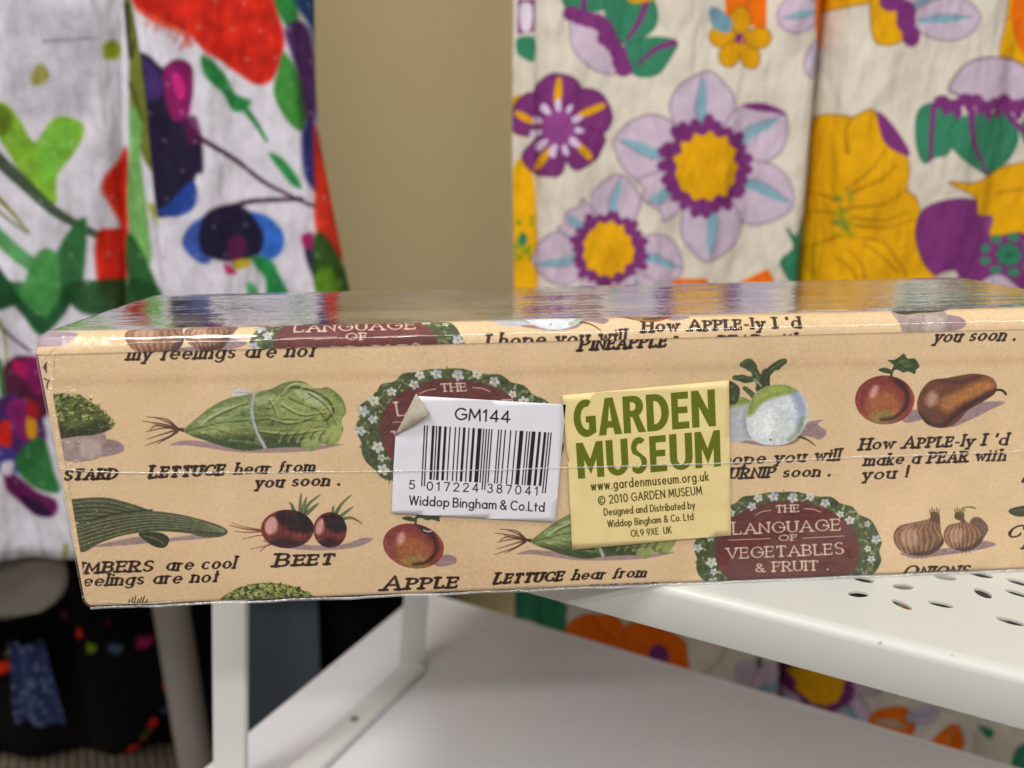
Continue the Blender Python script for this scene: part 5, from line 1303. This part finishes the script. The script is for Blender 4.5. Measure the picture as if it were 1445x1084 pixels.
# ---------------------------------------------------------------- cloth
def cloth(name, Y, x_lo, x_hi, z0, z1, disp, mat, cv, root, nx=60, nz=60, th=.0007, label=None):
    V = []; Fc = []; uv = []; X0, X1, Z0, Z1_ = [c/1000 for c in cv.rect]
    for j in range(nz+1):
        v = j/nz
        for i in range(nx+1):
            u = i/nx
            zl = z0(u) if callable(z0) else z0
            z = zl+(z1-zl)*v
            a, b = (x_lo(z) if callable(x_lo) else x_lo), (x_hi(z) if callable(x_hi) else x_hi)
            x = a+(b-a)*u
            V.append((x, Y+disp(x, z, u), z)); uv.append(((x-X0)/(X1-X0), (z-Z0)/(Z1_-Z0)))
    for j in range(nz):
        for i in range(nx):
            a = j*(nx+1)+i; Fc.append((a, a+1, a+nx+2, a+nx+1))
    o = mesh(name, V, Fc, mat, root, True, uv, label=label)
    md = o.modifiers.new('thick', 'SOLIDIFY'); md.thickness = th; md.offset = 1
    return o
def X_(px, py, Y): return float(on_y([(px, py)], Y)[0, 0])
def Z_(px, py, Y): return float(on_y([(px, py)], Y)[0, 2])
ACV = lambda rect: type('R', (), {'rect': rect})
RDR = ACV((100, 560, -330, 520)); LDR = ACV((-330, 60, -150, 520))
rd = thing('floral_dress', 'cream dress with big purple, yellow and teal retro flowers, hanging behind the perforated shelf', 'dress', (.3, YR, -.33), 'printed dresses hanging behind the box')
vert = lambda pts, Y: (lambda z, zs=[(Z_(a, b, Y), X_(a, b, Y)) for a, b in pts]: float(np.interp(z, [q[0] for q in sorted(zs)], [q[1] for q in sorted(zs)])))
dl = vert([(726, 0), (724, 200), (727, 410), (727, 1000)], YR); ds_ = vert([(757, 0), (760, 410), (764, 900)], YR)
seam = vert([(1176, 0), (1162, 150), (1150, 300), (1140, 400), (1110, 1000)], YR)
def ripple(x, z, a, f, ph): return a*math.sin(x*f+ph+z*2.2)+a*.5*math.sin(x*f*2.3+ph*2-z*3)
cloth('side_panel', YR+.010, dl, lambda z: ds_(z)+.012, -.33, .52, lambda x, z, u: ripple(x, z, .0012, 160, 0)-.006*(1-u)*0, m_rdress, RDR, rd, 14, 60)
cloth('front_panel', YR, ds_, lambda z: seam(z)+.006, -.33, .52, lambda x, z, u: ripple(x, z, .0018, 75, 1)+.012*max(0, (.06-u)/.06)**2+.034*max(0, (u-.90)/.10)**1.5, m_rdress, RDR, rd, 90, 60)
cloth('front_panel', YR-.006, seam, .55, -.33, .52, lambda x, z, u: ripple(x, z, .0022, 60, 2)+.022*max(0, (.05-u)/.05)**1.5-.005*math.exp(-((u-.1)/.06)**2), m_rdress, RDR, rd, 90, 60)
ld = thing('floral_dress', 'white dotted dress with loose red, green and navy watercolour flowers, hanging behind the box', 'dress', (-.08, YL, -.1), 'printed dresses hanging behind the box')
f1 = vert([(172, 0), (170, 200), (166, 420), (150, 900)], YL); f2 = vert([(178, 0), (196, 110), (208, 260), (222, 420), (240, 900)], YL)
rt = vert([(434, -400), (434, 0), (436, 120), (443, 200), (462, 300), (485, 412), (560, 800)], YL)
hem = Z_(50, 796, YL)
zh = lambda a, b: (lambda u: hem+.0015*math.sin(u*9+a)-b*u)
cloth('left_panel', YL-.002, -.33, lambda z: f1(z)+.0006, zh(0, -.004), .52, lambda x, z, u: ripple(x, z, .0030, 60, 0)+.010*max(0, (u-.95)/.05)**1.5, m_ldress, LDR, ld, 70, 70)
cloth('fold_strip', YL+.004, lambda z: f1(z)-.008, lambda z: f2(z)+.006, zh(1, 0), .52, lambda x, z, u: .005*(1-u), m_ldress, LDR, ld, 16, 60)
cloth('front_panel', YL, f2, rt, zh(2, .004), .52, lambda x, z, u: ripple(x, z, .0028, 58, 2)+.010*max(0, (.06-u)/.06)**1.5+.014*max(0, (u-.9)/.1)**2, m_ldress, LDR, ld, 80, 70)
lz = Z_(20, 874, YL+.012)
def lin_x(z):
    t = max(0, min(1, (z-lz)/(.03)))
    return X_(8, 870, YL+.012)+(X_(92, 790, YL+.012)-X_(8, 870, YL+.012))*math.sqrt(max(0, 1-(1-t)**2))
lin = cloth('lining', YL+.012, -.30, lin_x, lz, .15, lambda x, z, u: .001*math.sin(x*80), m_lining, LDR, ld, 30, 60, label='plain grey lining hanging below the hem')
# ---------------------------------------------------------------- garments and fittings low behind
def gown_art():
    cv = cloth_canvas(-420, 60, -560, 0, .355, (9, 8, 10), 1.5)
    r = rs(2)
    def tuft(x, y, s, c):
        for i in range(9): cv.ell(x+r.uniform(-s, s)*.5, y+r.uniform(-s, s)*.5, s*r.uniform(.3, .5), s*r.uniform(.3, .6), tuple(int(v*r.uniform(.75, 1.15)) for v in c), r.uniform(0, 180), .9, 1)
    for x, y, s, c in ((117, 886, 9, (200, 50, 30)), (114, 892, 7, (220, 60, 40)), (139, 902, 10, (120, 124, 30)), (171, 905, 10, (60, 80, 92)), (201, 909, 10, (150, 30, 90)), (222, 908, 8, (160, 24, 60)),
                       (12, 932, 10, (220, 50, 20)), (20, 918, 8, (90, 96, 24)), (232, 975, 9, (220, 60, 26)), (216, 1022, 8, (210, 40, 30)), (210, 1034, 8, (110, 110, 30)), (194, 1048, 14, (232, 56, 24)),
                       (85, 876, 8, (110, 24, 70)), (50, 864, 8, (120, 26, 40)), (62, 850, 8, (90, 90, 20)), (130, 1058, 6, (110, 30, 50)), (156, 1055, 6, (90, 22, 40)), (160, 868, 6, (70, 20, 40)), (228, 1012, 6, (60, 84, 110))):
        tuft(x, y, s, c)
    return cv
gcv = gown_art(); m_gown = printed('black_floral_cloth', gcv, .95, .1, (900, .4, .001))
gown = thing('black_skirt', 'long black skirt with scattered bright flowers, hanging low at the left behind the white dress', 'skirt', (-.2, .355, -.38))
gz = [(-.40, Z_(0, 935, .355)), (X_(0, 940, .355), Z_(0, 940, .355)), (X_(85, 990, .355), Z_(85, 990, .355)), (X_(92, 1030, .355), Z_(92, 1030, .355)), (X_(135, 1058, .355), Z_(135, 1058, .355)), (X_(200, 1045, .355), Z_(200, 1045, .355)), (X_(236, 1010, .355), Z_(236, 1010, .355)), (X_(250, 1000, .355), Z_(250, 1000, .355))]
gx0, gx1 = -.40, X_(252, 950, .355)
cloth('skirt_front', .355, gx0, gx1, lambda u: float(np.interp(gx0+(gx1-gx0)*u, [q[0] for q in gz], [q[1] for q in gz])), .12, lambda x, z, u: .012*math.sin(x*70), m_gown, gcv, gown, 70, 40)
nt = NT('blue_check_cloth'); ck = nt.add('ShaderNodeTexVoronoi'); ck.inputs['Scale'].default_value = 170; tc = nt.add('ShaderNodeTexCoord'); nt.l(tc.outputs['Object'], ck.inputs['Vector'])
cr = nt.add('ShaderNodeValToRGB'); cr.color_ramp.elements[0].color = srgb(120, 130, 160); cr.color_ramp.elements[1].color = srgb(30, 42, 88); cr.color_ramp.elements[1].position = .45
nt.l(ck.outputs['Distance'], cr.inputs[0]); nt.l(cr.outputs[0], nt.p.inputs['Base Color']); nt.p.inputs['Roughness'].default_value = .9; m_blue = nt.m
blue = thing('blue_scarf', 'small blue and white patterned scarf hanging beside the black skirt, lower left', 'scarf', (X_(55, 1020, .34), .34, Z_(55, 1022, .34)))
YB = .340
bl = vert([(14, 930), (18, 1000), (22, 1024)], YB); br_ = vert([(66, 930), (80, 980), (90, 1020)], YB)
cloth('scarf_panel', YB, bl, br_, lambda u: Z_(20, 1024, YB)+.003*math.sin(u*5), Z_(40, 940, YB)+.02, lambda x, z, u: .004*math.sin(u*9), m_blue, LDR, blue, 24, 24)
rail = thing('clothes_rail', 'grey metal clothes rail upright seen through the gap left of the white post', 'clothes rail', (X_(253, 950, .31), .31, -.385))
px_ = X_(256, 950, .31)
tube('pole', (px_, .31), 0.0120, -.373, .30, m_steel, rail); tube('foot', (px_, .31), .017, -.385, -.373, m_steel, rail)
FLAT = ACV((-500, 500, -600, 600))
def hang(name, part, label, cat, Y, a, b, z0, mat, amp=.005, f=90):
    t = thing(name, label, cat, ((X_(a, 950, Y)+X_(b, 950, Y))/2, Y, z0))
    A_ = vert([(a, 850), (a+8, 1080)], Y); B_ = vert([(b, 850), (b+6, 1080)], Y)
    cloth(part, Y, A_, B_, z0, -.05, lambda x, z, u: amp*math.sin(x*f), mat, FLAT, t, 50, 20)
    return t
hang('black_coat', 'coat_front', 'plain black coat hanging deep in the gap right of the slate blue one', 'coat', .395, 430, 640, -.37, m_black)
hang('slate_trousers', 'trouser_leg', 'slate blue trousers hanging behind the shelf between the white post and the black coat', 'trousers', .375, 330, 449, -.36, m_slate, .007, 75)
hang('dark_backing', 'coat_front', 'black cloth added to darken the lower wall behind the grey rail pole and the flowered black skirt', 'coat', .385, -160, 345, -.372, m_black)  # added black sheet that keeps the low wall dark
# ---------------------------------------------------------------- walls and floor
bm = bmesh.new()
def slab(bm, x0, x1, y0, y1, z0, z1):
    vs = [bm.verts.new((x, y, z)) for z in (z0, z1) for x, y in ((x0, y0), (x1, y0), (x1, y1), (x0, y1))]
    for f in ((0, 3, 2, 1), (4, 5, 6, 7), (0, 1, 5, 4), (1, 2, 6, 5), (2, 3, 7, 6), (3, 0, 4, 7)): bm.faces.new([vs[i] for i in f])
slab(bm, -1.4, 1.8, .42, .44, -.385, 1.2)
tag(bm_obj('wall', bm, m_wall), kind='structure')
nt = NT('ribbed_brown_carpet'); tc = nt.add('ShaderNodeTexCoord'); mp = nt.add('ShaderNodeMapping'); mp.inputs['Rotation'].default_value = (0, 0, math.radians(-28)); nt.l(tc.outputs['Object'], mp.inputs[0])
wv = nt.add('ShaderNodeTexWave'); wv.inputs['Scale'].default_value = 42; wv.inputs['Distortion'].default_value = 1.2; wv.inputs['Detail Scale'].default_value = 6; nt.l(mp.outputs[0], wv.inputs['Vector'])
nz = nt.add('ShaderNodeTexNoise'); nz.inputs['Scale'].default_value = 420; nt.l(tc.outputs['Object'], nz.inputs['Vector'])
mm = nt.add('ShaderNodeMath', operation='MULTIPLY'); nt.l(wv.outputs['Fac'], mm.inputs[0]); nt.l(nz.outputs['Fac'], mm.inputs[1])
cr = nt.add('ShaderNodeValToRGB'); cr.color_ramp.elements[0].color = srgb(66, 56, 46); cr.color_ramp.elements[1].color = srgb(132, 116, 98); cr.color_ramp.elements[1].position = .6
nt.l(mm.outputs[0], cr.inputs[0]); nt.l(cr.outputs[0], nt.p.inputs['Base Color']); nt.p.inputs['Roughness'].default_value = 1
b_ = nt.add('ShaderNodeBump'); b_.inputs['Strength'].default_value = .6; b_.inputs['Distance'].default_value = .002; nt.l(mm.outputs[0], b_.inputs['Height']); nt.l(b_.outputs[0], nt.p.inputs['Normal'])
bm = bmesh.new(); slab(bm, -1.4, 1.8, -.8, .418, -.405, -.385)
tag(bm_obj('floor', bm, nt.m), kind='structure')
